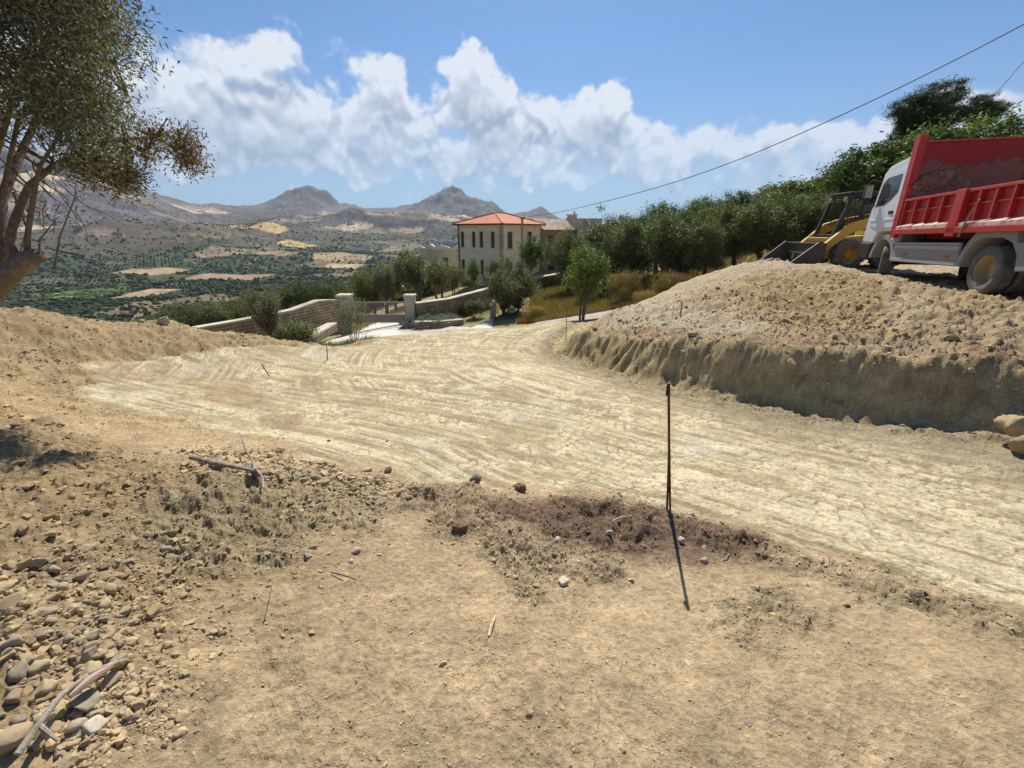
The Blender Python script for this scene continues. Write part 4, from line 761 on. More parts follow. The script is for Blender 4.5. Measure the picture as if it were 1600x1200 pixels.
def hip(par, e0, a1, l1, a2, l2, z, rise, over, mat):
    q = [e0-a1*over-a2*over, e0+a1*(l1+over)-a2*over, e0+a1*(l1+over)+a2*(l2+over), e0-a1*over+a2*(l2+over)]; w = (l1+2*over)/2; c0 = e0+a1*l1/2-a2*over+a2*w*.95; c1 = e0+a1*l1/2+a2*(l2+over)-a2*w*.95
    R_ = MB(); v = [(*k, z) for k in q]+[(*k, z+.13) for k in q]+[(*c0, z+.13+rise), (*c1, z+.13+rise)]; R_.raw(v, [(3, 2, 1, 0), (0, 1, 5, 4), (1, 2, 6, 5), (2, 3, 7, 6), (3, 0, 4, 7), (4, 5, 8), (5, 6, 9, 8), (6, 7, 9), (7, 4, 8, 9)])
    o = R_.build('roof', mat, par); r2 = MB()
    for a_, b_ in ((4, 8), (5, 8), (6, 9), (7, 9), (8, 9)): r2.tube([v[a_], v[b_]], .10, 6)
    r2.build('ridge_tiles', mat, o); g_ = MB()
    for i in range(4): g_.bar((*q[i], z+.03), (*q[(i+1) % 4], z+.03), .09, .12)
    g_.build('gutter', M_dk, o)
hip(ho, Cn, dl, LL, dr_, RL, ze, 1.25, .42, M_tile)
dp = MB(); dp.tube([(*(Lk-tl*-.12-nl*.07), ze), (*(Lk-tl*-.12-nl*.07), zb+.5)], .05, 8); dp.build('downpipe', M_dk, ho)
ch = MB(); kk = Bk*.72; ch.box(kk[0]-.3, kk[0]+.3, kk[1]-.3, kk[1]+.3, 1.2, 2.0); 
# beige annex behind, with flat tiled roof and parapets
an = empty('stone_annex', (*(N+Rk*1.0), 0)); tag(an, 'lower brownish stone wing with a flat pale tiled roof, right of the hipped roof', 'house'); q0 = dl*.8; mb = MB(); a1 = np.array((.97, .24)); L2 = 4.2
ha = [(.9, 1.6, -2.2, -.5), (2.3, 3.0, -2.2, -.5), (.9, 1.9, -5.6, -3.4)]
t2, n2_ = wall_holes(mb, (0.1, .1), np.array((0.1, .1))+a1*L2, zb, .15, ha, .35); pe = np.array((0.1, .1))+a1*L2; pb = np.array((-a1[1], a1[0]))*6; wall_holes(mb, pe, pe+pb, zb, .15, [], .35); wall_holes(mb, pe+pb, np.array((0.1, .1))+pb, zb, .15, [], .35); mb.build('wall', M_ash2, an)
for h in ha: window(an, (0.1, .1), t2, n2_, h, .35, 0)
M_tan = plain('pale_roof_tiles', (.36, .26, .19), .9, dirt=(.28, .2, .15), dscale=1.5, bump=.4)
rf = MB(); e0 = np.array((-.1, -.3)); rf.raw([(*e0, .16), (*(e0+a1*(L2+.5)), .16), (*(e0+a1*(L2+.5)+pb*.62), 1.55), (*(e0+pb*.62), 1.55), (*(e0+pb*1.1), .16), (*(e0+pb*1.1+a1*(L2+.5)), .16)], [(0, 1, 2, 3), (3, 2, 5, 4), (0, 3, 4), (1, 5, 2), (0, 4, 5, 1)]); rf.build('roof', M_tan, an)
bh = empty('beige_house', (*P(884, 350, 66)[:2], 0)); tag(bh, 'beige rendered house with a chimney, half hidden behind the olive grove', 'house'); mb = MB(); wB = P(942, 350, 66)[0]-P(884, 350, 66)[0]; zt = P(900, 341, 66)[2]
wall_holes(mb, (0, 0), (wB, .6), zb, zt, [(1.0, 1.8, -1.4, 0.3)], .4); mb.box(.45, wB, 1.2, 6, zb, zt-.02); mb.build('wall', M_cream, bh); c = MB(); c.box(.35, 1.7, .9, 1.7, zt-.03, zt+.45); c.box(.2, 1.85, .75, 1.85, zt+.45, zt+.55); c.tube([(1.35, 1.3, zt+.5), (1.35, 1.3, zt+1.0)], .16, 8); c.build('chimney', M_cream, bh)
p_ = MB(); p_.raw([(2.7, -.10, zt), (3.1, -.10, zt), (3.9, -.05, zt-1.0), (3.5, -.05, zt-1.0), (2.7, .3, zt+.05), (3.1, .3, zt+.05), (3.9, .3, zt-.95), (3.5, .3, zt-.95)], [(0, 1, 2, 3), (4, 7, 6, 5), (0, 4, 5, 1), (1, 5, 6, 2), (2, 6, 7, 3), (3, 7, 4, 0)]); p_.build('verge', M_white, bh); window(bh, (0, 0), np.array((1., 0)), np.array((0, 1.)), (1.0, 1.8, -1.4, .3), .4, 1)
# white house left with curved parapets
X0 = P(656, 395, 64)[0]; X1 = P(716, 395, 64)[0]; zt = P(690, 389, 64)[2]; wh = empty('parapet_house', (X0, 64, 0)); tag(wh, 'low cream house with white curved parapets, left of the stone house', 'house'); ww = X1-X0
mb = MB(); wall_holes(mb, (0, 0), (ww, 0), -9.5, zt, [(3.3, 4.0, -4.8, -3.6)], .35); mb.box(.01, ww-.01, .36, 6, -9.5, zt-.1); mb.box(1.7, 3.1, -.5, -.01, -9.5, zt+.35); mb.build('wall', M_cream, wh)
window(wh, (0, 0), np.array((1., 0)), np.array((0, 1.)), (3.3, 4.0, -4.8, -3.6), .35, 0)
for x0, x1, hh_ in ((-.1, 1.6, .25), (1.6, 3.2, .55), (3.2, ww+.1, .35)):
    pr = MB(); n_ = 10; v = []; 
    poly = [(x0, zt)]+[(x0+(x1-x0)*i/n_, zt+.12+hh_*abs(cos(pi*i/n_))) for i in range(n_+1)]+[(x1, zt)]; pr.prism(poly, -.56 if 1.5 < x0 < 1.7 else -.06, .4); pr.build('parapet', M_white, wh)
# garden walls
def gwall(name, label, pts, depth, th, mat, coping=.10, cat='wall'):
    o = empty(name, (*pts[0][:2], pts[0][2]-depth)); tag(o, label, cat); ox = np.array(o.location); w = MB(); c = MB()
    # resample
    for part, mb, z0, z1, t_ in (('w', w, -depth, -coping, th), ('c', c, -coping+.002, 0, th+.12)):
        if part == 'c' and not coping: continue
        vs = []; q = [np.array(p, float) for p in pts]
        for i, p in enumerate(q):
            d = q[min(i+1, len(q)-1)][:2]-q[max(i-1, 0)][:2]; d /= np.linalg.norm(d); n = np.array((-d[1], d[0]))*t_/2
            for s_ in (1, -1):
                for z in (z0, z1): vs.append((p[0]+n[0]*s_-ox[0], p[1]+n[1]*s_-ox[1], p[2]+z-ox[2]))
        k = len(q); f = [(0, 1, 3, 2), (4*k-4, 4*k-2, 4*k-1, 4*k-3)]
        for i in range(k-1): a_ = 4*i; f += [(a_, a_+4, a_+5, a_+1), (a_+2, a_+3, a_+7, a_+6), (a_+1, a_+5, a_+7, a_+3), (a_, a_+2, a_+6, a_+4)]
        mb.raw(vs, f)
    w.build('masonry', mat, o)
    if coping: c.build('coping', M_cop, o, bevel=.012)
    return o
gwall('garden_wall', 'long stone garden wall with pale coping stepping down left of the gate', [P(304, 511, 19.5), P(380, 498, 21.5), P(420, 490, 22.6), P(455, 483, 23.8), P(480, 474, 24.8), P(494, 469, 25.5), P(510, 468, 26.2), P(526, 468, 27)], 2.2, .4, M_rub)
gwall('garden_wall', 'rubble stone garden wall right of the gate behind the low planting', [P(648, 473, 27.2), P(700, 466, 29), P(735, 457, 30.5), P(766, 449, 32)], 2.0, .4, M_rub)
gwall('retaining_wall', 'dark stone retaining wall with pale coping right of the large grey-green bush', [P(822, 436, 37), P(855, 430, 37.6), P(891, 424, 38.5)], 2.2, .5, M_rubd)
gwall('planter_wall', 'low stone planter wall in front of the blue-green cushions', [P(648, 502, 25.6), P(690, 501, 25.8), P(722, 498, 27)], .6, .3, M_rub, .05)
gwall('low_wall', 'low diagonal kerb wall with a pale top left of the driveway', [P(470, 530, 20.0), P(498, 515, 22.6), P(519, 504, 25)], .5, .45, M_rub)
cbk = MB(); X, Y, Zt = P(770, 477, 28); z_ = gz(X, Y); cbk.box(-.17, .17, -.4, .4, -.2, Zt-z_); cbk.box(-.19, .19, -.42, .42, Zt-z_+.002, Zt-z_+.05); o = cbk.build('concrete_pillar', plain('dark_concrete', (.34, .30, .25), .9, dirt=(.22, .19, .15), dscale=3), bevel=.01); o.location = (X, Y, z_); tag(o, 'short plain concrete pillar beside the large grey-green bush', 'pillar')  # pillar concrete toned darker than the pale stonework
def post(label, pl, pr, yt, d):
    x0 = P(pl, 480, d)[0]; x1 = P(pr, 480, d)[0]; zt = P(pl, yt, d)[2]; xc = (x0+x1)/2; w = (x1-x0)/2*.96; z0 = gz(xc, d); o = empty('gate_post', (xc, d+w, z0)); tag(o, label, 'gate post', 'stone gate posts'); H = zt-z0
    b_ = MB(); b_.box(-w, w, -w, w, -.3, H-.14); b_.build('shaft', M_post, o, bevel=.015); b_ = MB(); b_.box(-w-.05, w+.05, -w-.05, w+.05, H-.138, H); b_.build('cap', M_cop, o, bevel=.02); return xc-w, xc+w, z0, d
pa = post('left pale stone gate post behind the wispy young olive', 527, 547, 461, 27); pb_ = post('right pale stone gate post beside the blue-green cushions', 632, 648, 461, 27)
gx0, gx1 = pa[1]+.03, pb_[0]-.03; gt = empty('sliding_gate', ((gx0+gx1)/2, 27.3, (pa[2]+pb_[2])/2)); tag(gt, 'brown metal gate with a solid lower panel and thin upright bars', 'gate'); hw = (gx1-gx0)/2; zz = lambda py: P(590, py, 27.3)[2]-gt.location.z
b_ = MB(); b_.box(-hw, hw, -.03, .03, zz(504), zz(492)); b_.build('panel', M_grm, gt, .008); b_ = MB(); b_.box(-hw, hw, -.035, .035, zz(473.5), zz(471.5)); b_.box(-hw, hw, -.04, .04, zz(492)+.002, zz(491)); b_.box(-hw, -hw+.06, -.036, .036, zz(504)+.003, zz(470)); b_.box(hw-.06, hw, -.036, .036, zz(504)+.003, zz(470)); b_.build('gate_frame', M_grm, gt)
nb = 30
for i in range(nb): x_ = -hw+.1+(2*hw-.2)*i/(nb-1); b_ = MB(); b_.tube([(x_, 0, zz(491.5)), (x_, 0, zz(472))], .012, 6); b_.build('bar', M_bars, gt)
for s_ in (-1, 1): b_ = MB(); b_.lathe_y([(.02, -.02), (.09, -.02), (.09, .02), (.02, .02)], (s_*hw*.75, 0, zz(505)), 16); b_.build('wheel', M_dk, gt)
def sheet(name, label, poly, mat, lift=.10, cell=.1, kind='structure'):
    xs = np.arange(min(p[0] for p in poly), max(p[0] for p in poly)+cell, cell); ys = np.arange(min(p[1] for p in poly), max(p[1] for p in poly)+cell, cell); X_, Y_ = np.meshgrid(xs, ys, indexing='ij')
    sd = sdpoly(X_, Y_, poly); Z_ = ground_h(X_.ravel(), Y_.ravel())[0].reshape(X_.shape); Z_ = Z_+lift*ss(sd, -.15, .25)-.0; n = len(ys); keep = (sd[:-1, :-1] > -.02) | (sd[1:, 1:] > -.02); i, j = np.nonzero(keep)
    f = np.stack([i*n+j, (i+1)*n+j, (i+1)*n+j+1, i*n+j+1], 1); me = npmesh(name, np.stack([X_, Y_, Z_], -1).reshape(-1, 3), f, smooth=True); return tag(mobj(name, me, mat), label, kind=kind)
M_drv = plain('driveway_concrete', (.60, .56, .50), .9, dirt=(.48, .42, .34), dscale=.5, bump=.3)
g2 = lambda pts, z: [PZ(px, py, z)[:2] for px, py in pts]
sheet('driveway', 'pale concrete driveway in front of the gate', g2([(460, 545), (520, 502), (560, 500), (640, 500), (700, 506), (735, 510), (700, 530), (600, 560)], -5.4), M_drv)
sheet('path', 'pale drive continuing behind the gate', [(pa[1], 27.4), (pb_[0], 27.4), (-4.3, 31), (-1.8, 36), (2.5, 41), (2, 43), (-3.2, 38.5), (-7.5, 33.5), (-10.2, 30)], M_drv)
sheet('pavement', 'pale paved corner right of the planter wall', g2([(722, 506), (770, 488), (770, 497), (765, 507), (735, 512)], -5.0), M_drv)
sheet('road', 'grey gravel road passing behind the sapling', [(1.2, 23.4), (3.5, 21.6), (5.2, 19.9), (8.5, 19.1), (8.7, 19.9), (6, 21.2), (4, 23.2), (1.5, 24.6)], plain('grey_gravel', (.36, .34, .31), .95, dirt=(.46, .42, .36), dscale=3, bump=.8, bscale=40), .05)
# utility pole with wire
X, Y, Zt = P(816, 340, 42); X2 = P(812, 427, 42)[0]; zp = gz(X, Y); up = empty('utility_pole', (X, Y, zp)); tag(up, 'grey utility pole standing in front of the stone house', 'pole'); b_ = MB(); b_.tube([(0, 0, -.4), (0, 0, Zt-zp)], [.15, .10], 12); b_.build('shaft', M_pole, up, smooth=True)
b_ = MB(); b_.bar((-.25, 0, Zt-zp-.1), (.25, 0, Zt-zp-.1), .06); b_.tube([(0, 0, Zt-zp), (.1, 0, Zt-zp+.25)], .02, 6); b_.build('crossarm', M_dk, up)
for s_ in (-.2, .2): b_ = MB(); b_.lathe_y([(.0, -.06), (.05, -.06), (.03, 0), (.05, .06), (0, .06)], (s_, 0, Zt-zp+.0), 10); b_.build('insulator', M_dk, up)
b_ = MB(); b_.tube([(.1, 0, Zt-zp+.25), (.35, 0, Zt-zp+.45)], .018, 6); [b_.bar((.1+.06*i, -.2, Zt-zp+.27+.04*i), (.1+.06*i, .2, Zt-zp+.27+.04*i), .02) for i in range(5)]; b_.build('aerial', M_dk, up)
def wire(label, pts, r_):
    b_ = MB(); q = []
    for (px, py, k) in pts: q.append(P(px, py, 1/k))
    q = np.array(q); t_ = np.arange(len(q)); tt = np.linspace(0, len(q)-1, 60); q = np.stack([np.interp(tt, t_, q[:, i]) for i in range(3)], 1)
    for _ in range(6): q[1:-1] = (q[:-2]+2*q[1:-1]+q[2:])/4
    b_.tube(q, r_, 6); tag(b_.build('power_line', M_dk), label, 'cable')
kd = lambda px: 1/42+(px-816)/(1600-816)*(1/14-1/42)
wire('long black overhead cable sagging from the pole to the upper right corner', [(px, py, kd(px)) for px, py in ((816, 340), (875, 332), (970, 309), (1069, 281), (1180, 240), (1300, 187), (1400, 140), (1502, 89), (1600, 38), (1800, -70))], .017)
wire('thin second cable crossing the sky above the pine at the right edge', [(1450, 262, 1/34), (1497, 209, 1/32), (1560, 142, 1/29), (1600, 96, 1/27), (1700, -10, 1/24)], .014)
# scattered far houses in the valley
r = np.random.default_rng(44)
for i, (px, py, zg, lab) in enumerate([(575, 404, -84, 'long pale farm shed in the middle of the valley'), (268, 402, -84, 'tiny white farmhouse among the valley trees on the left'), (330, 402, -84, 'small pale house beside the valley trees, right of the tiny white farmhouse'), (235, 357, -10, 'white houses cluster on the far slope at the left'), (550, 362, -30, 'pale building on the far hillside between the two peaks'), (700, 398, -84, 'low white greenhouse in the valley near the parapet house')]):
    X, Y, _ = PZ(px, py, zg) if zg < -40 else P(px, py, 2300); z = float(far_h(np.array([X]), np.array([Y]))[0]); s = Y/900; o = empty('farm_building', (X, Y, z), r.uniform(-.3, .3)); tag(o, lab, 'building'); w_, d_, h_ = 16*s*(1.6 if i in (0, 5) else .8), 9*s, 4.5*s
    b_ = MB(); b_.box(-w_/2, w_/2, -d_/2, d_/2, -6, h_); b_.build('wall', M_white, o); b_ = MB(); b_.prism([(-w_/2-.3, h_), (w_/2+.3, h_), (w_/2*.8, h_*1.35), (-w_/2*.8, h_*1.35)], -d_/2-.3, d_/2+.3); b_.build('roof', M_tan, o)
    b_ = MB(); b_.box(-w_*.3, -w_*.18, -d_/2-.1, -d_/2+.2, h_*.3, h_*.7); b_.build('window', M_pane, o)
# ------------------------------------------------------------------ vehicles
def paint(name, c, dust=(.45, .38, .28), amt=.5, rough=.38, zdust=None, dscale=2.5):
    m, t, b = bsdf(name); tc = t.add('ShaderNodeTexCoord'); o = tc.outputs['Object']; n = t.noise(o, dscale, 7, .68, .4); n2 = t.noise(o, 19, 5, .7); k = t.ramp(n, .48, .8, .06, amt); k = t.m('ADD', k, t.ramp(n2, .62, .72, 0, amt*.45))
    geo = t.add('ShaderNodeNewGeometry'); sp = t.add('ShaderNodeSeparateXYZ'); t.put(sp.inputs[0], geo.outputs['Normal']); k = t.m('ADD', k, t.ramp(sp.outputs[2], .4, .9, 0, .55), clamp=True)
    if zdust: s2 = t.add('ShaderNodeSeparateXYZ'); t.put(s2.inputs[0], o); k = t.m('ADD', k, t.m('MULTIPLY', t.ramp(s2.outputs[2], zdust[0], zdust[1], .6, 0), t.ramp(n, .3, .6)), clamp=True)
    t.put(b.inputs['Base Color'], t.mix(k, C4(c), C4(dust))); t.put(b.inputs['Roughness'], t.m('ADD', t.m('MULTIPLY', k, .5), rough)); return m
M_red = paint('red_paint', (.44, .012, .012), (.42, .20, .14), .48, .42); M_ledge = plain('dusty_sunlit_ledge', (.62, .50, .42), .9, dirt=(.4, .12, .09), dscale=6)  # ledge tone is pale dust with its sunlit highlight painted in
M_wht = paint('white_paint', (.74, .77, .80), (.55, .5, .42), .2, .3, (1.0, 1.5)); M_gry = paint('grey_plastic', (.25, .255, .26), (.42, .37, .30), .55, .6); M_gry2 = paint('pale_grey_plastic', (.38, .385, .38), (.46, .41, .33), .4, .6)
M_yel = paint('yellow_paint', (.62, .36, .045), (.46, .36, .2), .45, .4); M_blk = paint('black_parts', (.018, .018, .02), (.2, .16, .12), .25, .5)
M_tyre = paint('dusty_rubber', (.10, .096, .09), (.36, .31, .25), .95, .85, dscale=5); M_rim = paint('cream_rim', (.42, .34, .20), (.38, .30, .19), .6, .6); M_rimy = paint('yellow_rim', (.55, .29, .04), (.36, .27, .15), .5, .6)
M_bkt = paint('worn_steel', (.055, .05, .048), (.28, .24, .19), .45, .55); M_glass = plain('tinted_glass', (.03, .035, .04), .05, spec=.7); M_och = plain('orange_reflector', (.6, .15, .02), .3); M_strip = plain('worn_edge', (.17, .155, .135), .6, .3); M_edge = plain('ground_steel_edge', (.5, .47, .42), .45, .5)
# red inside of the tipper, smeared with earth
m, t, b = bsdf('earth_smeared_red'); tc = t.add('ShaderNodeTexCoord'); o = tc.outputs['Object']; sp = t.add('ShaderNodeSeparateXYZ'); t.put(sp.inputs[0], o); n = t.noise(o, 2.2, 8, .7, .8); n2 = t.noise(o, 11, 6, .7)
band = t.m('MULTIPLY', t.ramp(sp.outputs[2], 1.3, 1.5), t.ramp(sp.outputs[2], 3.2, 2.7)); k = t.ramp(t.m('ADD', t.m('ADD', n, t.m('MULTIPLY', band, .38)), t.m('MULTIPLY', n2, .25)), .74, .90); fac = t.m('MULTIPLY', k, .9)
t.put(b.inputs['Base Color'], t.mix(fac, t.mix(t.ramp(n2, .35, .7), (.34, .02, .025, 1), (.24, .03, .03, 1)), t.mix(n2, (.12, .06, .045, 1), (.30, .18, .13, 1)))); b.inputs['Roughness'].default_value = .75
bp = t.add('ShaderNodeBump'); bp.inputs['Strength'].default_value = .8; bp.inputs['Distance'].default_value = .04; t.put(bp.inputs['Height'], t.m('MULTIPLY', fac, n2)); t.put(b.inputs['Normal'], bp.outputs[0]); M_smear = m
def tyre_parts(par, c, R, w, rr, side=1, rim_mat=None, grooves=True, lugs=0, deep=.0, yaw=0, name='wheel'):
    """wheel > tyre, rim; axis along y, outer face towards +y*side"""
    wo = bpy.data.objects.new(name, None); wo.location = c; wo.rotation_euler = (0, 0, yaw); link(wo, par); h = w/2; t_ = MB()
    prof = [(rr, -h*.8), (rr*1.12, -h), (R*.86, -h*1.02), (R*.97, -h*.92), (R, -h*.7)]
    if grooves:
        for y in (-.45, -.15, .15, .45): prof += [(R, (y-.1)*h), (R*.975, (y-.07)*h), (R*.975, (y+.05)*h), (R, (y+.08)*h)]
    prof += [(R, h*.7), (R*.97, h*.92), (R*.86, h*1.02), (rr*1.12, h), (rr, h*.8)]
    t_.lathe_y(prof, (0, 0, 0), 56)
    if lugs:
        for i in range(lugs):
            for s_ in (-1, 1):
                a = 2*pi*(i+(.5 if s_ > 0 else 0))/lugs; q = []
                for (aa, yy) in ((0, .02), (.10, .02), (-.12, .98), (-.24, .98)): q.append((a+aa, s_*yy*h))
                v = [(rad*cos(an), y, rad*sin(an)) for rad in (R*.96, R*1.045) for an, y in q]; t_.raw(v, [(0, 1, 2, 3), (7, 6, 5, 4), (0, 4, 5, 1), (1, 5, 6, 2), (2, 6, 7, 3), (3, 7, 4, 0)])
    t_.build('tyre', M_tyre, wo, smooth=True)
    r_ = MB(); s_ = side; e = h*s_
    r_.lathe_y([(rr*1.0, e*.92), (rr*1.06, e*.80), (rr*.97, e*.70), (rr*.90, e*(.15-deep)), (rr*.80, e*(.05-deep)), (rr*.42, e*(.0-deep)), (rr*.40, e*(.35-deep)), (rr*.30, e*(.40-deep)), (0.001, e*(.42-deep)), (0.001, -e*.5), (rr*.98, -e*.7)], (0, 0, 0), 40)
    for i in range(8): a = 2*pi*i/8; r_.lathe_y([(0.001, e*(.02-deep)), (.018, e*(.02-deep)), (.018, e*(.02-deep)+.03*s_), (0.001, e*(.02-deep)+.03*s_)], (rr*.58*cos(a), 0, rr*.58*sin(a)), 6)
    r_.build('rim', rim_mat or M_rim, wo, smooth=True); return wo
# --- tipper truck; x forward, y left, z up from the ground at the rear axle
HD = radians(17.0); tk = empty('tipper_truck', (10.62, 8.62, -1.22), pi/2-HD); tk.rotation_euler[1] = .0195; tag(tk, 'white-cabbed tipper truck with a red dump body parked on the earth mound', 'truck')
WB = 4.32
b_ = MB()
prof = [(3.86, 1.30), (3.86, 3.14), (4.0, 3.22), (5.15, 3.10), (5.42, 2.93), (5.62, 2.10), (5.72, 1.95), (5.80, 1.55), (5.82, 1.0), (5.12, .98), (5.06, 1.12), (4.92, 1.30)]
b_.prism(prof, -1.13, 1.13); b_.build('cab', M_wht, tk, bevel=.035)
def side_panel(poly, y0, y1, name, mat, par=tk, bev=.006, lab=None): b_ = MB(); b_.prism(poly, y0, y1); return b_.build(name, mat, par, bevel=bev, label=lab)
for s_ in (1, -1):
    a0, a1_ = (1.132, 1.150) if s_ > 0 else (-1.150, -1.132)
    d = side_panel([(4.10, 1.40), (4.12, 2.95), (5.10, 2.90), (5.34, 2.78), (5.50, 2.06), (5.52, 1.50), (5.10, 1.40)], a0, a1_, 'door', M_wht, bev=.008)
    g0, g1 = (1.151, 1.158) if s_ > 0 else (-1.158, -1.151)
    side_panel([(4.30, 2.34), (4.28, 2.80), (5.04, 2.78), (5.26, 2.66), (5.44, 2.02), (4.95, 2.03), (4.62, 2.14)], g0, g1, 'window', M_glass, d)
    b_ = MB(); b_.box(4.28, 4.50, g0 if s_ > 0 else g0-.02, g1+.02 if s_ > 0 else g1, 1.80, 1.85); b_.box(4.25, 4.53, g0, g1, 1.765, 1.80); b_.build('handle', M_blk, d)
    h0, h1 = (1.151, 1.162) if s_ > 0 else (-1.162, -1.151); side_panel([(4.12, 1.60), (5.53, 1.60), (5.53, 1.66), (4.12, 1.66)], h0, h1, 'trim', M_wht, d)
    mm = MB(); ys = 1.14*s_; mm.tube([(5.45, ys, 2.72), (5.55, ys+.20*s_, 2.78), (5.62, ys+.26*s_, 2.70), (5.62, ys+.26*s_, 2.15), (5.55, ys+.16*s_, 2.08), (5.52, ys, 2.05)], .016, 8); mm.build('mirror_arm', M_blk, tk, smooth=True)
    mo_ = MB(); mo_.box(5.56, 5.68, ys+.12*s_, ys+.34*s_, 2.26, 2.66) if s_ > 0 else mo_.box(5.56, 5.68, ys-.34, ys-.12, 2.26, 2.66); mo_.box(5.57, 5.67, min(ys+.14*s_, ys+.33*s_), max(ys+.14*s_, ys+.33*s_), 2.08, 2.22); mr = mo_.build('mirror', M_blk, tk, bevel=.02); gl = MB(); gl.box(5.555, 5.559, min(ys+.14*s_, ys+.32*s_), max(ys+.14*s_, ys+.32*s_), 2.29, 2.63); gl.build('mirror_glass', M_edge, mr)
b_ = MB(); wsx = lambda z: 5.42+(2.93-z)*.241; b_.raw([(wsx(2.86)+.006, -1.02, 2.86), (wsx(2.86)+.006, 1.02, 2.86), (wsx(2.12)+.006, 1.06, 2.12), (wsx(2.12)+.006, -1.06, 2.12), (wsx(2.86)+.02, -1.02, 2.86), (wsx(2.86)+.02, 1.02, 2.86), (wsx(2.12)+.02, 1.06, 2.12), (wsx(2.12)+.02, -1.06, 2.12)], [(0, 1, 2, 3), (7, 6, 5, 4), (0, 4, 5, 1), (1, 5, 6, 2), (2, 6, 7, 3), (3, 7, 4, 0)]); b_.build('windscreen', M_glass, tk)
b_ = MB(); b_.prism([(5.28, 2.96), (5.36, 3.02), (5.66, 2.88), (5.62, 2.82)], -1.0, 1.0); b_.build('sun_visor', M_blk, tk, bevel=.01)
b_ = MB(); b_.box(5.805, 5.85, -.8, .8, 1.15, 1.75); b_.build('grille', M_blk, tk, bevel=.01)
b_ = MB(); b_.prism([(5.18, .52), (5.12, .97), (5.86, .99), (5.93, .9), (5.93, .6), (5.85, .5)], -1.16, 1.16); bp_ = b_.build('bumper', M_blk, tk, bevel=.03)
for s_ in (-1, 1): b_ = MB(); b_.box(5.935, 5.96, min(.65*s_, 1.0*s_), max(.65*s_, 1.0*s_), .66, .88); b_.build('headlight', M_edge, bp_, bevel=.01)
def arch(R0, R1, cx, cz, a0, a1_, y0, y1, n=14):
    pts = [(cx+R1*cos(a0+(a1_-a0)*i/n), cz+R1*sin(a0+(a1_-a0)*i/n)) for i in range(n+1)]+[(cx+R0*cos(a1_+(a0-a1_)*i/n), cz+R0*sin(a1_+(a0-a1_)*i/n)) for i in range(n+1)]; m_ = MB()
    for i in range(n): q = [pts[i], pts[i+1], pts[2*n-i], pts[2*n+1-i]]; m_.prism(q, y0, y1)
    return m_
for s_ in (1, -1):
    ya, yb = (.78, 1.165) if s_ > 0 else (-1.165, -.78)
    m_ = arch(.58, .70, WB, .50, radians(5), radians(178), ya, yb); m_.build('front_mudguard', M_gry, tk)
    b_ = MB(); b_.prism([(3.45, 1.02), (3.50, 1.22), (3.72, 1.22), (3.95, 1.02), (3.80, .92)], ya+.02, yb+.0); b_.build('step', M_gry, tk, bevel=.02)
    sk = MB(); y0, y1 = (1.12, 1.17) if s_ > 0 else (-1.17, -1.12)
    sk.box(.86, 3.66, y0, y1, .50, 1.0); so = sk.build('side_skirt', M_gry, tk, bevel=.02); gr_ = MB()
    e0, e1 = (1.171, 1.185) if s_ > 0 else (-1.185, -1.171)
    for z0_, z1_ in ((.955, .995), (.84, .93), (.52, .60)): gr_.box(.88, 3.64, e0, e1, z0_, z1_)
    gr_.build('rib', M_gry2, so, bevel=.006)
    for xx in (3.0, 1.25): m_ = MB(); m_.box(xx-.08, xx+.08, e0 if s_ > 0 else e0-.01, e1+.01 if s_ > 0 else e1, .66, .72); m_.build('side_marker', M_och, so)
    # rear mudguard: angular hood
    r0, r1 = (.72, 1.19) if s_ > 0 else (-1.19, -.72)
    hd = MB(); hd.prism([(.92, .52), (.66, 1.00), (.46, 1.23), (-.62, 1.23), (-.70, 1.02), (-1.22, .98), (-1.15, .52), (-.88, .50), (-.80, .78), (-.60, 1.0), (-.30, 1.10), (.25, 1.10), (.45, 1.0), (.62, .78), (.72, .50)], r0, r1); hd.build('rear_mudguard', M_gry, tk, bevel=.02)
    tyre_parts(tk, (WB, .98*s_, .46), .46, .27, .28, s_, M_rim, deep=-.2, yaw=radians(-22))
    tyre_parts(tk, (0, 1.01*s_, .47), .47, .26, .29, s_, M_rim, deep=.85); tyre_parts(tk, (0, .70*s_, .47), .47, .26, .29, s_, M_rim, deep=.3)
ch_ = MB(); ch_.box(-1.5, 5.1, .32, .42, .82, 1.05); ch_.box(-1.5, 5.1, -.42, -.32, .82, 1.05)
for xx in (-1.4, -.5, .6, 1.8, 3.0, 4.6): ch_.box(xx, xx+.1, -.32, .32, .85, 1.0)
ch_.box(.9, 3.4, -.30, .30, .70, 1.12); ch_.build('chassis', M_blk, tk); ax = MB(); ax.tube([(0, -.9, .47), (0, .9, .47)], .09, 12); ax.tube([(WB, -.85, .45), (WB, .85, .45)], .06, 12); ax.lathe_y([(0.001, -.22), (.2, -.15), (.25, 0), (.2, .15), (0.001, .22)], (0, 0, .47), 16); ax.tube([(0, 0, .5), (3.6, 0, .75)], .05, 10); ax.build('axle', M_blk, tk, smooth=True)
ft = MB(); ft.box(1.3, 2.6, .50, 1.05, .50, .98); ft.build('fuel_tank', M_blk, tk, bevel=.05); at = MB(); at.tube([(.95, -.3, .62), (.95, .6, .62)], .14, 14); at.tube([(3.15, .5, .62), (3.15, 1.0, .62)], .15, 14); at.build('air_tank', M_blk, tk, smooth=True)
en = MB(); en.box(3.9, 5.1, -.45, .45, .55, 1.3); en.build('engine', M_blk, tk, bevel=.05)
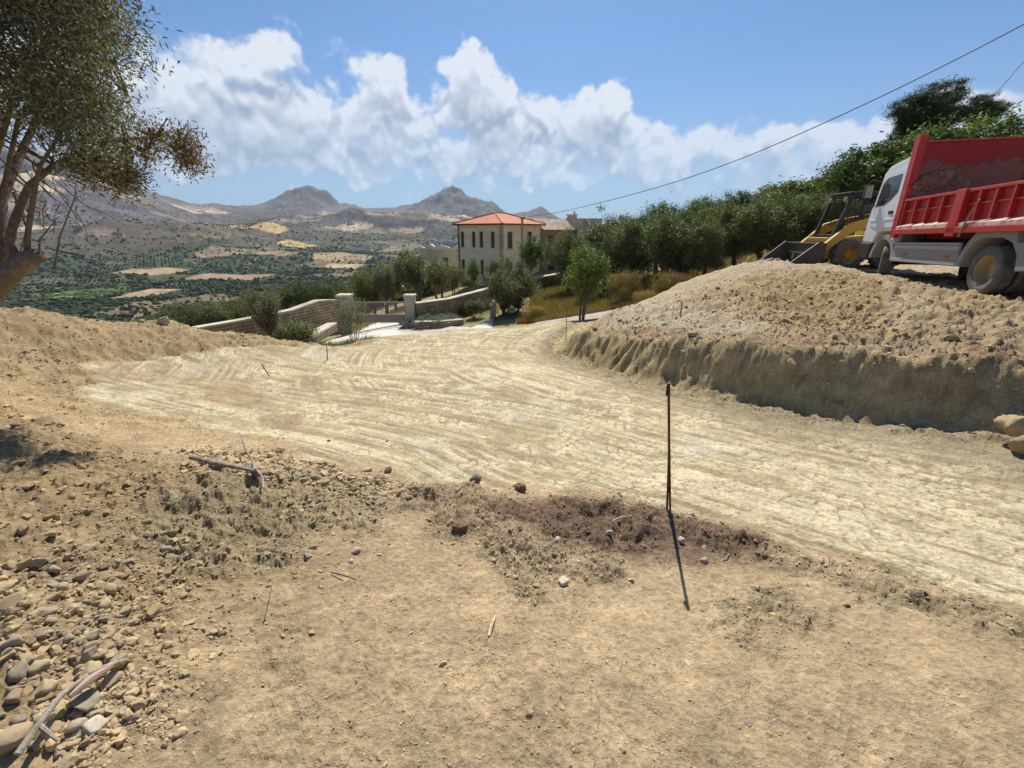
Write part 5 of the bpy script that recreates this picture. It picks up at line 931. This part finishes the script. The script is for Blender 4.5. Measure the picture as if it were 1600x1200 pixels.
# dump body
bo = MB(); bo.box(-1.28, 3.60, -1.12, 1.12, 1.27, 1.36); 
for y in (-.5, .5): bo.box(-1.2, 3.5, y-.08, y+.08, 1.08, 1.268)
bo.build('body_floor', M_red, tk, bevel=.01)
def drop_side(s_):
    y0, y1 = (1.14, 1.17) if s_ > 0 else (-1.17, -1.14); e = .10*s_; o_ = MB(); o_.box(-1.22, 3.56, y0, y1, 1.33, 2.02); w = o_.build('side_wall', M_red, tk, bevel=.006)
    a_, c_ = (y1+.001, y1+.085) if s_ > 0 else (y0-.085, y0-.001)
    q = MB(); q.box(-1.24, 3.58, (y0 if s_ > 0 else a_)-.004, (c_ if s_ > 0 else y1)+.004, 2.021, 2.085); q.build('top_rail', M_red, w, bevel=.01)
    q = MB(); q.prismx([(a_, 1.33), (c_+.03 if s_ > 0 else a_-.03, 1.33), (c_+.03 if s_ > 0 else a_-.03, 1.40), (a_ if s_ > 0 else c_, 1.46)] if s_ > 0 else [(c_, 1.33), (a_-.03, 1.33), (a_-.03, 1.40), (c_, 1.46)], -1.24, 3.56); q.build('ledge', M_ledge, w)
    q = MB(); q.box(-1.22, 3.54, a_, c_-.03 if s_ > 0 else c_, 1.77, 1.80) if s_ > 0 else q.box(-1.22, 3.54, a_+.03, c_, 1.77, 1.80); q.build('mid_rail', M_red, w)
    for x_ in (3.5, 2.98, 2.43, 1.86, .62, .15, -.32, -.78, -1.2):
        q = MB(); q.box(x_-.03, x_+.03, a_, c_, 1.455, 2.02); q.build('rib', M_red, w, bevel=.006)
    q = MB(); q.box(1.00, 1.32, (a_ if s_ > 0 else a_-.05), (c_+.05 if s_ > 0 else c_), 1.13, 2.10); q.build('centre_stanchion', M_red, tk, bevel=.012)
    q = MB(); q.box(-1.25, 3.60, (y0-.02 if s_ > 0 else a_-.05), (c_+.05 if s_ > 0 else y1+.02), 1.20, 1.325); q.build('sill_beam', M_red, tk, bevel=.012)
drop_side(1); drop_side(-1)
q = MB(); q.box(3.62, 3.70, -1.17, 1.17, 1.25, 3.42); hb = q.build('headboard', M_smear, tk, bevel=.01, label='tall red front wall of the dump body smeared with brown earth')
for s_ in (1, -1): q = MB(); q.box(3.57, 3.83, min(1.10*s_, 1.275*s_), max(1.10*s_, 1.275*s_), 1.12, 3.62); q.build('headboard_post', M_red, hb, bevel=.012)
q = MB(); q.box(3.60, 3.76, -1.1, 1.1, 3.423, 3.47); q.build('headboard_cap', M_red, hb, bevel=.01)
q = MB(); q.box(-1.34, -1.27, -1.17, 1.17, 1.3, 2.3); q.build('tailgate', M_red, tk, bevel=.01)
for s_ in (1, -1): q = MB(); q.box(-1.40, -1.24, min(1.18*s_, 1.27*s_), max(1.18*s_, 1.27*s_), 1.2, 2.5); q.build('rear_post', M_red, tk, bevel=.01)
q = MB(); q.tube([(.52, 1.29, 1.84), (.66, 1.31, 1.50), (.80, 1.30, 1.12)], .02, 6); q.build('hanging_strap', plain('webbing', (.34, .25, .17), .9), tk)
ml = []; r = np.random.default_rng(8)      # earth left in the body
iv, jf = ico(2); V_ = []; Fx = []
for i in range(330):
    x_ = 3.60-abs(r.normal())*.06; y_ = r.uniform(-1.05, 1.05); z_ = 1.95+r.random()**1.3*.75*(.6+.4*sin(y_*3)); s = r.uniform(.03, .13); V_.append(iv*(1+.3*r.normal(size=(len(iv), 1)).clip(-1, 1))*np.array((s*.5, s*1.3, s))+np.array((x_, y_, z_))); Fx.append(jf+i*len(iv))
mobj('clinging_earth', npmesh('clinging_earth', np.concatenate(V_), np.concatenate(Fx)), plain('brown_earth', (.20, .13, .095), .95, dirt=(.30, .21, .15), dscale=5, bump=.6), tk)
tailL = MB(); tailL.box(-1.52, -1.47, .6, 1.1, .75, .95); tailL.build('tail_light', M_och, tk)
# --- skid-steer loader; x forward, y left (its left side faces the camera)
ldr = empty('skid_steer_loader', (12.25, 16.45, -1.27), pi-radians(5)); ldr.scale = (1.12, 1.12, 1.12); tag(ldr, 'yellow skid-steer loader with a black cage cab, its toothed bucket resting on the mound', 'loader')
# local: front axle at x=0.45, rear axle at x=-.65
b_ = MB(); b_.prism([(-1.35, .45), (-1.45, 1.15), (-1.2, 1.45), (-.35, 1.45), (-.2, 1.0), (.55, .92), (.95, .72), (.95, .35), (.7, .28), (-1.1, .28)], -.55, .55); b_.build('body', M_yel, ldr, bevel=.03)
for s_ in (1, -1):
    tyre_parts(ldr, (.45, .80*s_, .44), .43, .32, .24, s_, M_rimy, grooves=False, lugs=15, deep=.1); tyre_parts(ldr, (-.68, .80*s_, .44), .43, .32, .24, s_, M_rimy, grooves=False, lugs=15, deep=.1)
    y0, y1 = (.60, .74) if s_ > 0 else (-.74, -.60)
    a_ = MB(); a_.prism([(-1.35, 1.25), (-1.45, 1.62), (-1.15, 1.72), (.10, 1.50), (.52, 1.36), (1.28, .62), (1.34, .22), (1.16, .20), (1.08, .52), (.38, 1.10), (-.3, 1.28), (-1.0, 1.32)], y0, y1); ar = a_.build('lift_arm', M_yel, ldr, bevel=.02)
    c_ = MB(); c_.tube([(-1.0, (y0+y1)/2, .85), (-.35, (y0+y1)/2, 1.22)], .045, 10); c_.tube([(-.35, (y0+y1)/2, 1.22), (-.1, (y0+y1)/2, 1.34)], .025, 10); c_.build('lift_cylinder', M_dk, ldr, smooth=True)
    t_ = MB(); t_.prism([(-1.42, .5), (-1.42, 1.24), (-1.0, 1.30), (-.75, .85), (-.75, .5)], y0-.03*s_, y1-.06*s_) ; t_.build('rear_tower', M_yel, ldr, bevel=.02)
    dc = MB(); dc.prism([(-1.30, 1.36), (-1.36, 1.56), (-.75, 1.50), (-.55, 1.36)], *((.741, .746) if s_ > 0 else (-.746, -.741))); dc.build('decal_stripe', M_blk, ar)
cu = bpy.data.curves.new('letters', 'FONT'); cu.body = 'CAT'; cu.size = .2; cu.extrude = .002; cu.align_x = 'CENTER'; to = bpy.data.objects.new('tmp', cu); SC.collection.objects.link(to); dg = bpy.context.evaluated_depsgraph_get(); me = bpy.data.meshes.new_from_object(to.evaluated_get(dg)); bpy.data.objects.remove(to)
lo = mobj('lettering', me, M_wht, ldr); lo.location = (-.95, .7495, 1.40); lo.rotation_euler = (pi/2, .08, pi)
# cab cage
cg = MB(); Pp = {}
for s_ in (1, -1):
    cg.bar((.82, .48*s_, .98), (.50, .50*s_, 2.18), .09, .10); cg.bar((-.8, .50*s_, 1.3), (-.82, .50*s_, 2.18), .08); cg.bar((.54, .50*s_, 2.16), (-.86, .50*s_, 2.16), .08); cg.bar((.05, .51*s_, 1.2), (.20, .51*s_, 2.15), .07)
cg.bar((.53, -.5, 2.16), (.53, .5, 2.16), .08); cg.bar((-.82, -.5, 2.16), (-.82, .5, 2.16), .08); cg.bar((.80, -.5, 1.0), (.80, .5, 1.0), .06); cg.build('cage_frame', M_blk, ldr, bevel=.01)
rf = MB(); rf.box(-.95, .62, -.56, .56, 2.20, 2.26); rf.build('cage_roof', M_blk, ldr, bevel=.02)
for s_ in (1, -1):
    gm = MB()
    for i in range(13): x_ = -.78+i*.098; zt = 2.13; gm.bar((x_, .505*s_, 1.3), (x_, .505*s_, zt), .012)
    for i in range(9): z_ = 1.34+i*.09; gm.bar((-.8, .505*s_, z_), (.72-(z_-1.34)*.27, .505*s_, z_), .012)
    gm.build('side_mesh', M_blk, ldr)
    lp = MB(); lp.tube([(.60, .38*s_, 2.06), (.68, .38*s_, 2.05)], .06, 14); lp.build('work_light', M_edge, ldr)
bk = MB(); bk.box(-.82, -.78, -.45, .45, 1.2, 2.1); bk.build('rear_screen', M_blk, ldr); st_ = MB(); st_.box(-.75, -.25, -.25, .25, 1.0, 1.25); st_.prism([(-.85, 1.2), (-.72, 1.2), (-.82, 1.85), (-.92, 1.85)], -.25, .25); st_.build('seat', M_blk, ldr, bevel=.03)
jb = MB(); [jb.tube([(.1, y, 1.0), (.12, y, 1.45)], .02, 8) for y in (-.3, .3)]; jb.tube([(.35, .2, 1.02), (.10, .22, 1.5), (-.1, .2, 1.62)], .018, 8); jb.build('control_lever', M_dk, ldr); hs = MB(); [hs.tube([(.45, y, 1.02), (.75, y+.03, 1.0), (1.1, y, .7)], .02, 8) for y in (-.2, 0, .18)]; hs.build('hose', M_blk, ldr, smooth=True)
fp = MB(); fp.box(.5, 1.0, -.5, .5, .80, .94); fp.build('front_step', M_yel, ldr, bevel=.02); cp_ = MB(); cp_.box(1.14, 1.24, -.60, .60, .20, .66); cp_.build('coupler_plate', M_yel, ldr, bevel=.015)
# bucket
bt = bpy.data.objects.new('bucket', None); link(bt, ldr); Wd = .97
shell = [(1.26, .74), (1.26, .10), (1.36, .02), (2.25, .0)]; inner = [(2.25, .03), (1.38, .05), (1.30, .12), (1.30, .74)]
sh = MB(); sh.prism([shell[0], shell[1], inner[2], inner[3]], -Wd, Wd); sh.prism([shell[1], shell[2], inner[1], inner[2]], -Wd, Wd); sh.prism([shell[2], shell[3], inner[0], inner[1]], -Wd, Wd); sh.box(1.24, 1.46, -Wd, Wd, .741, .78); sh.build('shell', M_bkt, bt)
for s_ in (1, -1): sp_ = MB(); sp_.prism([(1.22, .0), (1.22, .78), (1.46, .80), (2.34, .05), (2.34, -.01)], *((Wd+.001, Wd+.03) if s_ > 0 else (-Wd-.03, -Wd-.001))); sp_.build('side_plate', M_bkt, bt); ed = MB(); ed.bar((1.46, (Wd+.016)*s_, .81), (2.34, (Wd+.016)*s_, .06), .045, .02); ed.build('edge_strip', M_strip, bt)
for i in range(9): y_ = -Wd+.08+i*(2*Wd-.16)/8; tt_ = MB(); tt_.prism([(2.2, -.01), (2.2, .055), (2.44, .02), (2.44, .0)], y_-.035, y_+.035); tt_.build('tooth', M_edge, bt)
hl_ = MB(); hl_.box(1.301, 1.33, -Wd+.05, Wd-.05, .44, .49); hl_.build('wear_strip', M_edge, bt)
V_ = []; Fx = []
for i in range(150):
    s = r.uniform(.03, .10); V_.append(iv*(1+.25*r.normal(size=(len(iv), 1)).clip(-1, 1))*s+np.array((2.25-abs(r.normal())*.25, r.uniform(-.8, .8), .06+abs(r.normal())*.05))); Fx.append(jf+i*len(iv))
mobj('earth_in_bucket', npmesh('earth_in_bucket', np.concatenate(V_), np.concatenate(Fx)), plain('pale_earth', (.46, .38, .27), .95, bump=.5), bt)
# ------------------------------------------------------------------ rods, sticks, logs
M_rust = plain('rusty_bar', (.20, .045, .03), .7, .3, dirt=(.10, .03, .02), dscale=9, bump=.4, bscale=80); M_bar = plain('dark_bar', (.035, .03, .03), .6, .5, dscale=9)
def at_px(px, py, zg):                 # ground point near a photo pixel
    z = zg
    for _ in range(25): X, Y, _z = PZ(px, py, z); z = .5*z+.5*gz(X, Y)
    return np.array((X, Y, gz(X, Y)))
bs = at_px(1044, 800, -2.0); bs2 = at_px(1050, 803, -2.0); tip = np.array(P(1045, 601, 2.48))
o = empty('steel_stake', tuple(bs)); tag(o, 'dark red-brown reinforcing bar stuck upright in the reddish earth heap', 'rod'); b_ = MB(); b_.tube([np.array((0, 0, -.1)), (tip-bs)*.5+np.array((.004, 0, 0)), tip-bs], .0085, 8); b_.build('bar', M_rust, o, smooth=True)
b_ = MB(); b_.tube([bs2-bs+np.array((0, 0, -.1)), (tip-bs)*.5+np.array((.014, .02, 0)), tip-bs+np.array((.001, .008, -.01))], .0075, 8); b_.build('second_leg', M_bar, o, smooth=True); b_ = MB(); b_.tube([tip-bs+np.array((0, .003, -.07)), tip-bs+np.array((0, .003, .008))], .0105, 8); b_.build('painted_tip', M_bar, o)
def stake(px, pb, pt, label, r_=.012, z=-3, mat=None, dx=0):
    g_ = at_px(px, pb, z); t_ = np.array(P(px+dx, pt, g_[1])); b_ = MB(); b_.tube([(0, 0, -.1), tuple((t_-g_)*.5+np.array((.02, 0, 0))), tuple(t_-g_)], [r_, r_*.9, r_*.7], 6); q = b_.build('stake', mat or M_wood, smooth=True); q.location = tuple(g_); tag(q, label, 'stake'); return q
def colmesh(o, c):
    me = o.data; a = me.color_attributes.new('Col', 'FLOAT_COLOR', 'POINT'); a.data.foreach_set('color', np.tile(np.array(tuple(c)+(1,), np.float32), (len(me.vertices), 1)).ravel())
M_wood = plain('weathered_wood', (.34, .27, .19), .9, dirt=(.2, .15, .1), dscale=12, bump=.6)
M_grey = plain('grey_wood', (.36, .31, .25), .9, dirt=(.22, .18, .14), dscale=14, bump=.8, bscale=60); M_straw = plain('pale_splinter', (.62, .5, .3), .85, dirt=(.3, .2, .12), dscale=20)
stake(884, 531, 482, 'thin wooden stake standing before the left tip of the earth mound', .014)
stake(510, 562, 540, 'tiny stake at the far left end of the graded bed', .012); stake(1064, 486, 470, 'short stub with a pale top on the slope of the mound', .02)
def branch(name, label, pts, rad, mat, cat='branch', lift=.03, parts=(), n=8):
    g_ = [at_px(px, py, -1.9)+np.array((0, 0, l+lift)) for px, py, l in pts]; o = empty(name, tuple(g_[0])); tag(o, label, cat); b_ = MB(); q = [k-g_[0] for k in g_]
    b_.tube(q, rad, n); b_.build('main_branch', mat, o, smooth=True)
    for pp, rr in parts: g2_ = [at_px(px, py, -1.9)+np.array((0, 0, l+lift))-g_[0] for px, py, l in pp]; b_ = MB(); b_.tube(g2_, rr, 6); b_.build('side_branch', mat, o, smooth=True)
branch('dead_branch', 'thick grey dead branch lying in the rubble left of the bed', [(303, 728, .05), (335, 736, .05), (370, 742, .045), (402, 748, .04)], [.022, .021, .018, .014], M_grey, parts=[([(402, 748, .05), (398, 735, .06), (388, 722, .10), (381, 703, .16)], [.011, .010, .008, .005]), ([(398, 740, .04), (412, 755, .03), (413, 768, .0)], [.011, .009, .006]), ([(345, 738, .05), (352, 728, .1)], [.012, .005])])
branch('dead_branch', 'bark-stripped grey branch at the lower left corner', [(40, 1200, .03), (75, 1160, .05), (110, 1112, .05), (150, 1080, .05), (200, 1045, .03)], [.010, .009, .008, .006, .003], M_grey, parts=[([(75, 1160, .05), (100, 1175, .02)], [.008, .004]), ([(150, 1080, .05), (196, 1052, .03)], [.008, .004])])
branch('driftwood', 'flat pale pinkish strip of bark among the stones at the lower left', [(118, 1108, .03), (150, 1085, .04), (180, 1060, .03), (205, 1045, .02)], [.010, .015, .012, .004], plain('pinkish_bark', (.44, .33, .25), .9, dscale=10), 'bark')
branch('wood_splinter', 'short pale wood splinter lying alone on the bare foreground earth', [(764, 996, .0), (768, 982, .012), (774, 966, .01)], [.006, .009, .004], M_straw, 'splinter', .008)
branch('twig', 'thin dark twig on the sand left of the splinter', [(518, 896, 0), (535, 902, .01), (557, 908, .005)], [.003, .003, .002], M_bar, 'twig', .006); branch('twig', 'upright thin twig left of the sandy patch', [(414, 968, 0), (424, 940, .03), (429, 925, .05)], [.002, .002, .001], M_bar, 'twig', .006)
branch('root', 'curved pale root near the right end of the reddish heap', [(1124, 880, 0), (1136, 873, .01), (1143, 862, .015), (1142, 855, .01)], [.004, .004, .003, .002], M_grey, 'root', .006); branch('twig', 'pale stick lying across the reddish heap', [(955, 831, .05), (970, 826, .06), (985, 823, .05)], [.004, .004, .003], M_straw, 'twig', .04)
branch('twig', 'dry stalk in the rubble behind the left bank', [(410, 568, 0), (418, 578, .03), (425, 588, .02)], [.01, .012, .006], M_straw, 'twig', .03); branch('twig', 'dark forked twig by the clod left of the heap', [(703, 784, 0), (718, 775, .03), (733, 768, .05)], [.004, .004, .002], M_bar, 'twig', .03)
# ------------------------------------------------------------------ stones and rubble
def rock(r, sub=2, ang=.28, sq=.65):
    v, f = ico(sub); v = v.copy(); a = r.normal(size=(7, 3)); a /= np.linalg.norm(a, axis=1)[:, None]
    for k in a:
        d = v@k; lim = r.uniform(.45, .8); ex = np.maximum(d-lim, 0); v -= ex[:, None]*k
    v *= 1+ang*.35*r.normal(size=(len(v), 1)).clip(-1.3, 1.3)*.45; v *= np.array((1, r.uniform(.6, .95), sq*r.uniform(.7, 1.2))); return v, f
R_ = np.random.default_rng(17); RK = [rock(R_, 2, .75, .7) for _ in range(20)]; RK1 = [rock(R_, 1, .5, .7) for _ in range(14)]
def place_batch(name, label, x, y, s, col, protos, sink=.42, kind='stuff', cat=None, zx=None, mat=None):
    z = near_full(x, y)[0] if zx is None else zx; r = R_; n = len(x); V_ = []; Fx = []; Cc = []; off = 0; pid = r.integers(0, len(protos), n)
    for k, (pv, pf) in enumerate(protos):
        m_ = pid == k; c = int(m_.sum())
        if not c: continue
        a = r.uniform(0, 2*pi, c); ti = r.normal(size=c)*.35; ca, sa = np.cos(a), np.sin(a); Rz = np.zeros((c, 3, 3)); Rz[:, 0, 0] = ca; Rz[:, 0, 1] = -sa; Rz[:, 1, 0] = sa; Rz[:, 1, 1] = ca; Rz[:, 2, 2] = 1
        Rx = np.zeros((c, 3, 3)); Rx[:, 0, 0] = 1; Rx[:, 1, 1] = np.cos(ti); Rx[:, 1, 2] = -np.sin(ti); Rx[:, 2, 1] = np.sin(ti); Rx[:, 2, 2] = np.cos(ti); M_ = Rz@Rx
        v = np.einsum('nij,vj->nvi', M_, pv)*s[m_][:, None, None]; v += np.stack([x[m_], y[m_], z[m_]+s[m_]*(.5-sink)*.9], -1)[:, None]; V_.append(v.reshape(-1, 3)); Fx.append((pf[None]+(np.arange(c)*len(pv))[:, None, None]).reshape(-1, 3)+off); Cc.append(np.repeat(col[m_], len(pv), 0)); off += c*len(pv)
    o = mobj(name, npmesh(name, np.concatenate(V_), np.concatenate(Fx), np.concatenate(Cc)), mat or M_stone); return tag(o, label, cat, kind=kind)
def scatter(n, seed, a0=-1.02, a1=1.02, r0=.8, r1=17):
    r = np.random.default_rng(seed); rr = np.exp(r.uniform(math.log(r0), math.log(r1), n)); aa = r.uniform(a0, a1, n); return r, rr*np.sin(aa), rr*np.cos(aa), rr
lowleft = [PZ(px, py, -1.42)[:2] for px, py in [(-60, 880), (0, 870), (120, 840), (230, 850), (260, 930), (200, 1000), (240, 1060), (190, 1110), (130, 1200), (60, 1260), (-100, 1260)]]
edgeclods = [PZ(px, py, -1.95)[:2] for px, py in [(300, 690), (400, 700), (520, 728), (620, 752), (640, 790), (600, 800), (480, 790), (400, 775), (300, 760)]]
def rubble(n, seed, lo, hi, expo, protos, name, label, mult=1.):
    r, x, y, rr = scatter(n, seed); hz, gc, K = near_full(x, y); ll = ss(sdpoly(x, y, lowleft)+.1*fbm(x/.3, y/.3, 3, 9), -.1, .12); ec = ss(sdpoly(x, y, edgeclods)+.2*fbm(x/.3, y/.3, 3, 10), -.1, .1)
    patch = ss(fbm(x/.5, y/.5, 4, 12), -.25, .45)
    foot = np.exp(-((K['dF']-.0)/.35)**2)*(1-K['m'])
    den = (.012 if lo > .006 else .03+.28*ss(fbm(x/.25, y/.25, 4, 13), .0, .5)*(K['kb'] < .5))+.50*K['kl']*(.3+.9*patch)+.55*K['kg']*(.5+.6*patch)+.85*K['kh']+.62*ll+.85*ec+.50*K['m']*(K['dF'] > .5)*(.3+.8*patch)+.8*foot+.02*K['kb']+.7*K['wr']
    den = np.where((K['kb'] > .5) & (K['wr'] < .3) & (foot < .2), .022, den); den = np.where(K['face'] > .3, .25, den); tpz = ss(sdpoly(x, y, TANP), -.2, .3)*K['m']; den = np.maximum(den, .7*tpz); den = den*(1-ss(rr, 14, 17))*(K['kgr'] < .3)
    keep = r.random(n) < den*mult; x, y, rr, gc, hz = x[keep], y[keep], rr[keep], gc[keep], hz[keep]; ll = ll[keep]; ec = ec[keep]; kh = K['kh'][keep]; kd = K['kd'][keep]; m_ = K['m'][keep]; kb = K['kb'][keep]
    s = lo*(hi/lo)**(r.random(len(x))**expo); s = s*(1-.30*ll+.5*ll*r.random(len(x)))*(1+.5*ec)*(1+1.6*m_*r.random(len(x)))*np.where(kh > .5, .72, 1)*np.where(kb > .5, .6, 1)
    sand = 1-np.clip(K['kl'][keep]+K['kg'][keep]+kh+ll+ec+m_, 0, 1); s = s*(1-.5*sand)*(1-.42*np.clip(K['kg'][keep]+kh-ec, 0, 1)); s = s*(1+1.1*foot[keep]*r.random(len(x)))*(1+.7*K['kl'][keep]*ss(rr, 3, 6)*r.random(len(x))); s = np.maximum(s, rr*.0014); s = np.minimum(s, .011+rr*.012)
    c = gc*r.uniform(.85, 1.18, (len(x), 1))*1.05; gy = r.random(len(x)) < .10+.2*ll; c = np.where(gy[:, None], c*.5+np.array((.27, .245, .2))*r.uniform(.7, 1.2, (len(x), 1))*.5, c); yl = (r.random(len(x)) < .12) & (kd < .5); c = np.where(yl[:, None], np.array((.42, .33, .18))*r.uniform(.8, 1.1, (len(x), 1)), c)
    place_batch(name, label, x, y, s, np.clip(c, .03, .8), protos, zx=hz)
rubble(150000, 301, .004, .018, 1.6, RK1, 'gravel', 'fine crumbs of earth and grit strewn over the ground')
rubble(52000, 302, .010, .042, 2.4, RK, 'rubble', 'loose clods and stones on the banks and the heap', .8)
# heap of rounded stones at the lower left and other single stones
def single(k, px, py, s, c, label, group=None, cat='stone', sq=1., name='stone', rz=None, sink=.3):
    r = np.random.default_rng(1000+k); v, f = rock(r, 4 if cat in ('boulder', 'clod') else 3, .10, .7*sq); v = np.where(np.abs(v) > .62, np.sign(v)*(.62+(np.abs(v)-.62)*.25), v)*1.12; v = v*(1+.12*fbm(v[:, 0]*2.1+k, v[:, 1]*2.1+v[:, 2]*1.7, 3, k % 50))[:, None]; v = v*(1+(.14 if cat == 'boulder' else .30 if cat == 'clod' else .07)*fbm(v[:, 0]*5+k, v[:, 1]*5+v[:, 2]*4, 4, k % 40))[:, None]
    g_ = at_px(px, py, -1.6); z = float(near_full(g_[:1], g_[1:2])[0][0]); me = npmesh(name, v*s, f, np.tile(np.array(c), (len(v), 1)), True); o = mobj(name, me, M_stone); o.location = (g_[0], g_[1], z+s*(.5-sink)); o.rotation_euler = (r.normal()*.25, r.normal()*.25, r.uniform(0, 6.28) if rz is None else rz); tag(o, label, cat, group); return o
YS, GS, TS = (.42, .335, .19), (.30, .25, .17), (.36, .275, .17)
sing = [(28, 958, .040, TS, 'elongated tan stone at the left edge of the stone heap'), (135, 1102, .040, GS, 'rounded grey stone poking out above the bark strip'), (78, 1145, .030, TS, 'tan wedge-shaped stone left of the grey rounded one'), (150, 1135, .030, (.5, .42, .33), 'pale pinkish stone below the bark strip at the lower left'),
 (142, 1052, .034, YS, 'yellow knobbly stone beside the bark strip'), (20, 1165, .045, TS, 'large tan stone in the lower left corner'), (63, 1045, .030, YS, 'yellowish upright stone in the heap'), (33, 1052, .032, GS, 'grey slab-like stone at the left edge'), (270, 838, .026, GS, 'dark rounded stone on the left bank, lower of two'), (262, 862, .024, (.3, .26, .2), 'small round stone just below the dark rounded one on the left bank'),
 (80, 835, .030, YS, 'flat yellow stone embedded in the left bank'), (480, 745, .055, (.42, .35, .21), 'big sandy boulder in the clods right of the dead branch'), (572, 738, .055, (.42, .34, .18), 'yellow angular clod at the edge of the graded bed'), (608, 743, .045, (.2, .15, .11), 'dark brown clod at the right end of the clod row'),
 (490, 858, .022, GS, 'upper dark stone of the pair left of the sandy patch'), (482, 873, .022, GS, 'lower dark stone of the pair left of the sandy patch'), (555, 862, .024, (.42, .33, .23), 'brown stone on the sand, upper of two'), (548, 878, .016, (.56, .49, .38), 'small white stone on the sand, lower of two'), (592, 865, .014, (.5, .44, .34), 'little pale pebble beside the brown stone'),
 (950, 843, .030, (.42, .36, .32), 'flat pinkish-grey stone in the middle of the reddish heap'), (871, 853, .022, (.44, .4, .35), 'pale grey stone left of the flat pinkish one'), (1063, 850, .024, (.45, .41, .36), 'pale grey stone right of the upright bar'), (1100, 878, .024, (.38, .32, .27), 'grey stone at the lower right of the heap'), (1100, 858, .018, (.34, .26, .2), 'brown stone above the grey one right of the bar'),
 (880, 910, .030, (.52, .45, .32), 'flat whitish stone below the heap'), (718, 884, .015, (.55, .5, .42), 'small white stone left below the red clod'), (968, 792, .026, (.36, .23, .16), 'reddish stone near the top of the heap'), (1172, 1127, .013, (.45, .38, .28), 'single pebble on the bare earth at the lower right'), (1080, 805, .018, (.4, .35, .3), 'small grey stone by the foot of the bar')]
for i, (px, py, s, c, lab) in enumerate(sing): cl_ = 'clod' in lab or 'boulder' in lab; single(i, px, py, s*(1. if cl_ else 1.25), c, lab, cat='clod' if cl_ else 'stone', name='clod' if cl_ else 'stone', sink=.42 if cl_ else .3, sq=.7 if 'flat' in lab else 1)
single(60, 718, 830, .062, (.20, .12, .085), 'large reddish-brown clod of earth left of the heap', cat='clod', name='clod', sink=.4); single(61, 812, 770, .058, (.22, .15, .085), 'brown rooty clod on the edge of the bed above the heap', cat='clod', name='clod', sink=.4)
single(62, 742, 762, .085, (.22, .19, .14), 'broad dark clod left of the rooty clod', cat='clod', name='clod', sq=.7); single(63, 605, 690, .02, (.1, .07, .05), 'small dark clod alone on the graded bed', cat='clod', name='clod') ; single(64, 514, 690, .022, (.12, .09, .06), 'dark bit of earth lying on the bed left of centre', cat='clod', name='clod')
for i, (px, py, d, s, c, lab) in enumerate([(255, 502, 8.6, .13, (.46, .39, .26), 'pale boulder on the crest of the left earth bank'), (222, 503, 8.6, .08, TS, 'small boulder left of the pale one on the bank crest'), (180, 515, 8.2, .10, (.3, .24, .16), 'dark boulder on the left bank below the crest'), (193, 517, 8.0, .09, TS, 'tan boulder beside the dark one on the left bank'), (1500, 520, 6.3, .19, (.46, .39, .29), 'large pale boulder in the mound at the right edge'), (1575, 540, 6.0, .16, (.3, .24, .17), 'brown boulder on the mound at the right edge'), (1235, 548, 6.0, .10, (.44, .37, .22), 'yellowish rock wedged in the top of the cut face'), (1238, 566, 5.75, .07, (.40, .30, .2), 'small reddish rock below the yellowish one in the cut face'), (1590, 668, 4.15, .20, (.36, .28, .16), 'big lump of earth at the right end of the cut'), (1610, 695, 3.9, .17, (.36, .28, .16), 'lower lump of earth at the right edge of the bed')]):
    X, Y, Z = P(px, py, d); o = single(80+i, 800, 800, s, c, lab, cat='boulder', name='boulder'); o.location = (X, Y, Z)
r = np.random.default_rng(55); k = 0
while k < 120:
    px, py = r.uniform(-40, 260), r.uniform(850, 1210); g_ = PZ(px, py, -1.42)
    if sdpoly(np.array([g_[0]]), np.array([g_[1]]), lowleft)[0] < .02: continue
    s = .010+.024*r.random()**1.8; c = np.array([YS, GS, TS, (.36, .3, .21)][r.integers(4)])*r.uniform(.8, 1.15); single(200+k, px, py, s, c, 'rounded stone in the heap at the lower left corner', 'stones of the lower left heap', sink=r.uniform(.05, .3)); k += 1

# dry straws and twig bits strewn about
r, x, y, rr = scatter(900, 909, r0=.9, r1=9); hz, gc, K = near_full(x, y); k = (K['kb'] < .4) & (K['face'] < .2); x, y, hz = x[k], y[k], hz[k]; b_v = []; b_f = []; cc = []
for i in range(len(x)):
    L_ = r.uniform(.015, .06); a = r.uniform(0, 2*pi); w = .0009; d = np.array((cos(a), sin(a), r.normal()*.12)); p0 = np.array((x[i], y[i], hz[i]+.004)); n_ = np.array((-sin(a), cos(a), 0))*w; up_ = np.array((0, 0, w)); m_ = p0+d*L_*.5+n_*r.normal()*4; q = p0+d*L_
    o0 = len(b_v); 
    for c_ in (p0, m_, q): b_v += [c_+n_, c_+up_, c_-n_]
    for j in (0, 3): b_f += [(o0+j, o0+j+1, o0+j+4, o0+j+3), (o0+j+1, o0+j+2, o0+j+5, o0+j+4)]
    cc += [np.array([(.52, .42, .26), (.30, .22, .13), (.42, .33, .2)][r.integers(3)])]*9
tag(mobj('straw', npmesh('straw', np.array(b_v), np.array(b_f), np.array(cc)), M_stone), 'bits of straw and fine twigs strewn on the bare earth', kind='stuff')
# ------------------------------------------------------------------ air
hm = bpy.data.materials.new('haze'); hm.use_nodes = True; t = NT(hm.node_tree); t.n.clear()
vo = t.add('ShaderNodeVolumePrincipled'); vo.inputs['Color'].default_value = (.66, .80, 1, 1); vo.inputs['Density'].default_value = 0.000052; vo.inputs['Anisotropy'].default_value = .2
mo = t.add('ShaderNodeOutputMaterial'); t.l.new(vo.outputs[0], mo.inputs['Volume'])
b = MB().box(-7600, 7600, -7600, 7600, -400, 900); tag(b.build('haze', hm), 'thin bluish summer haze over the valley', kind='stuff')
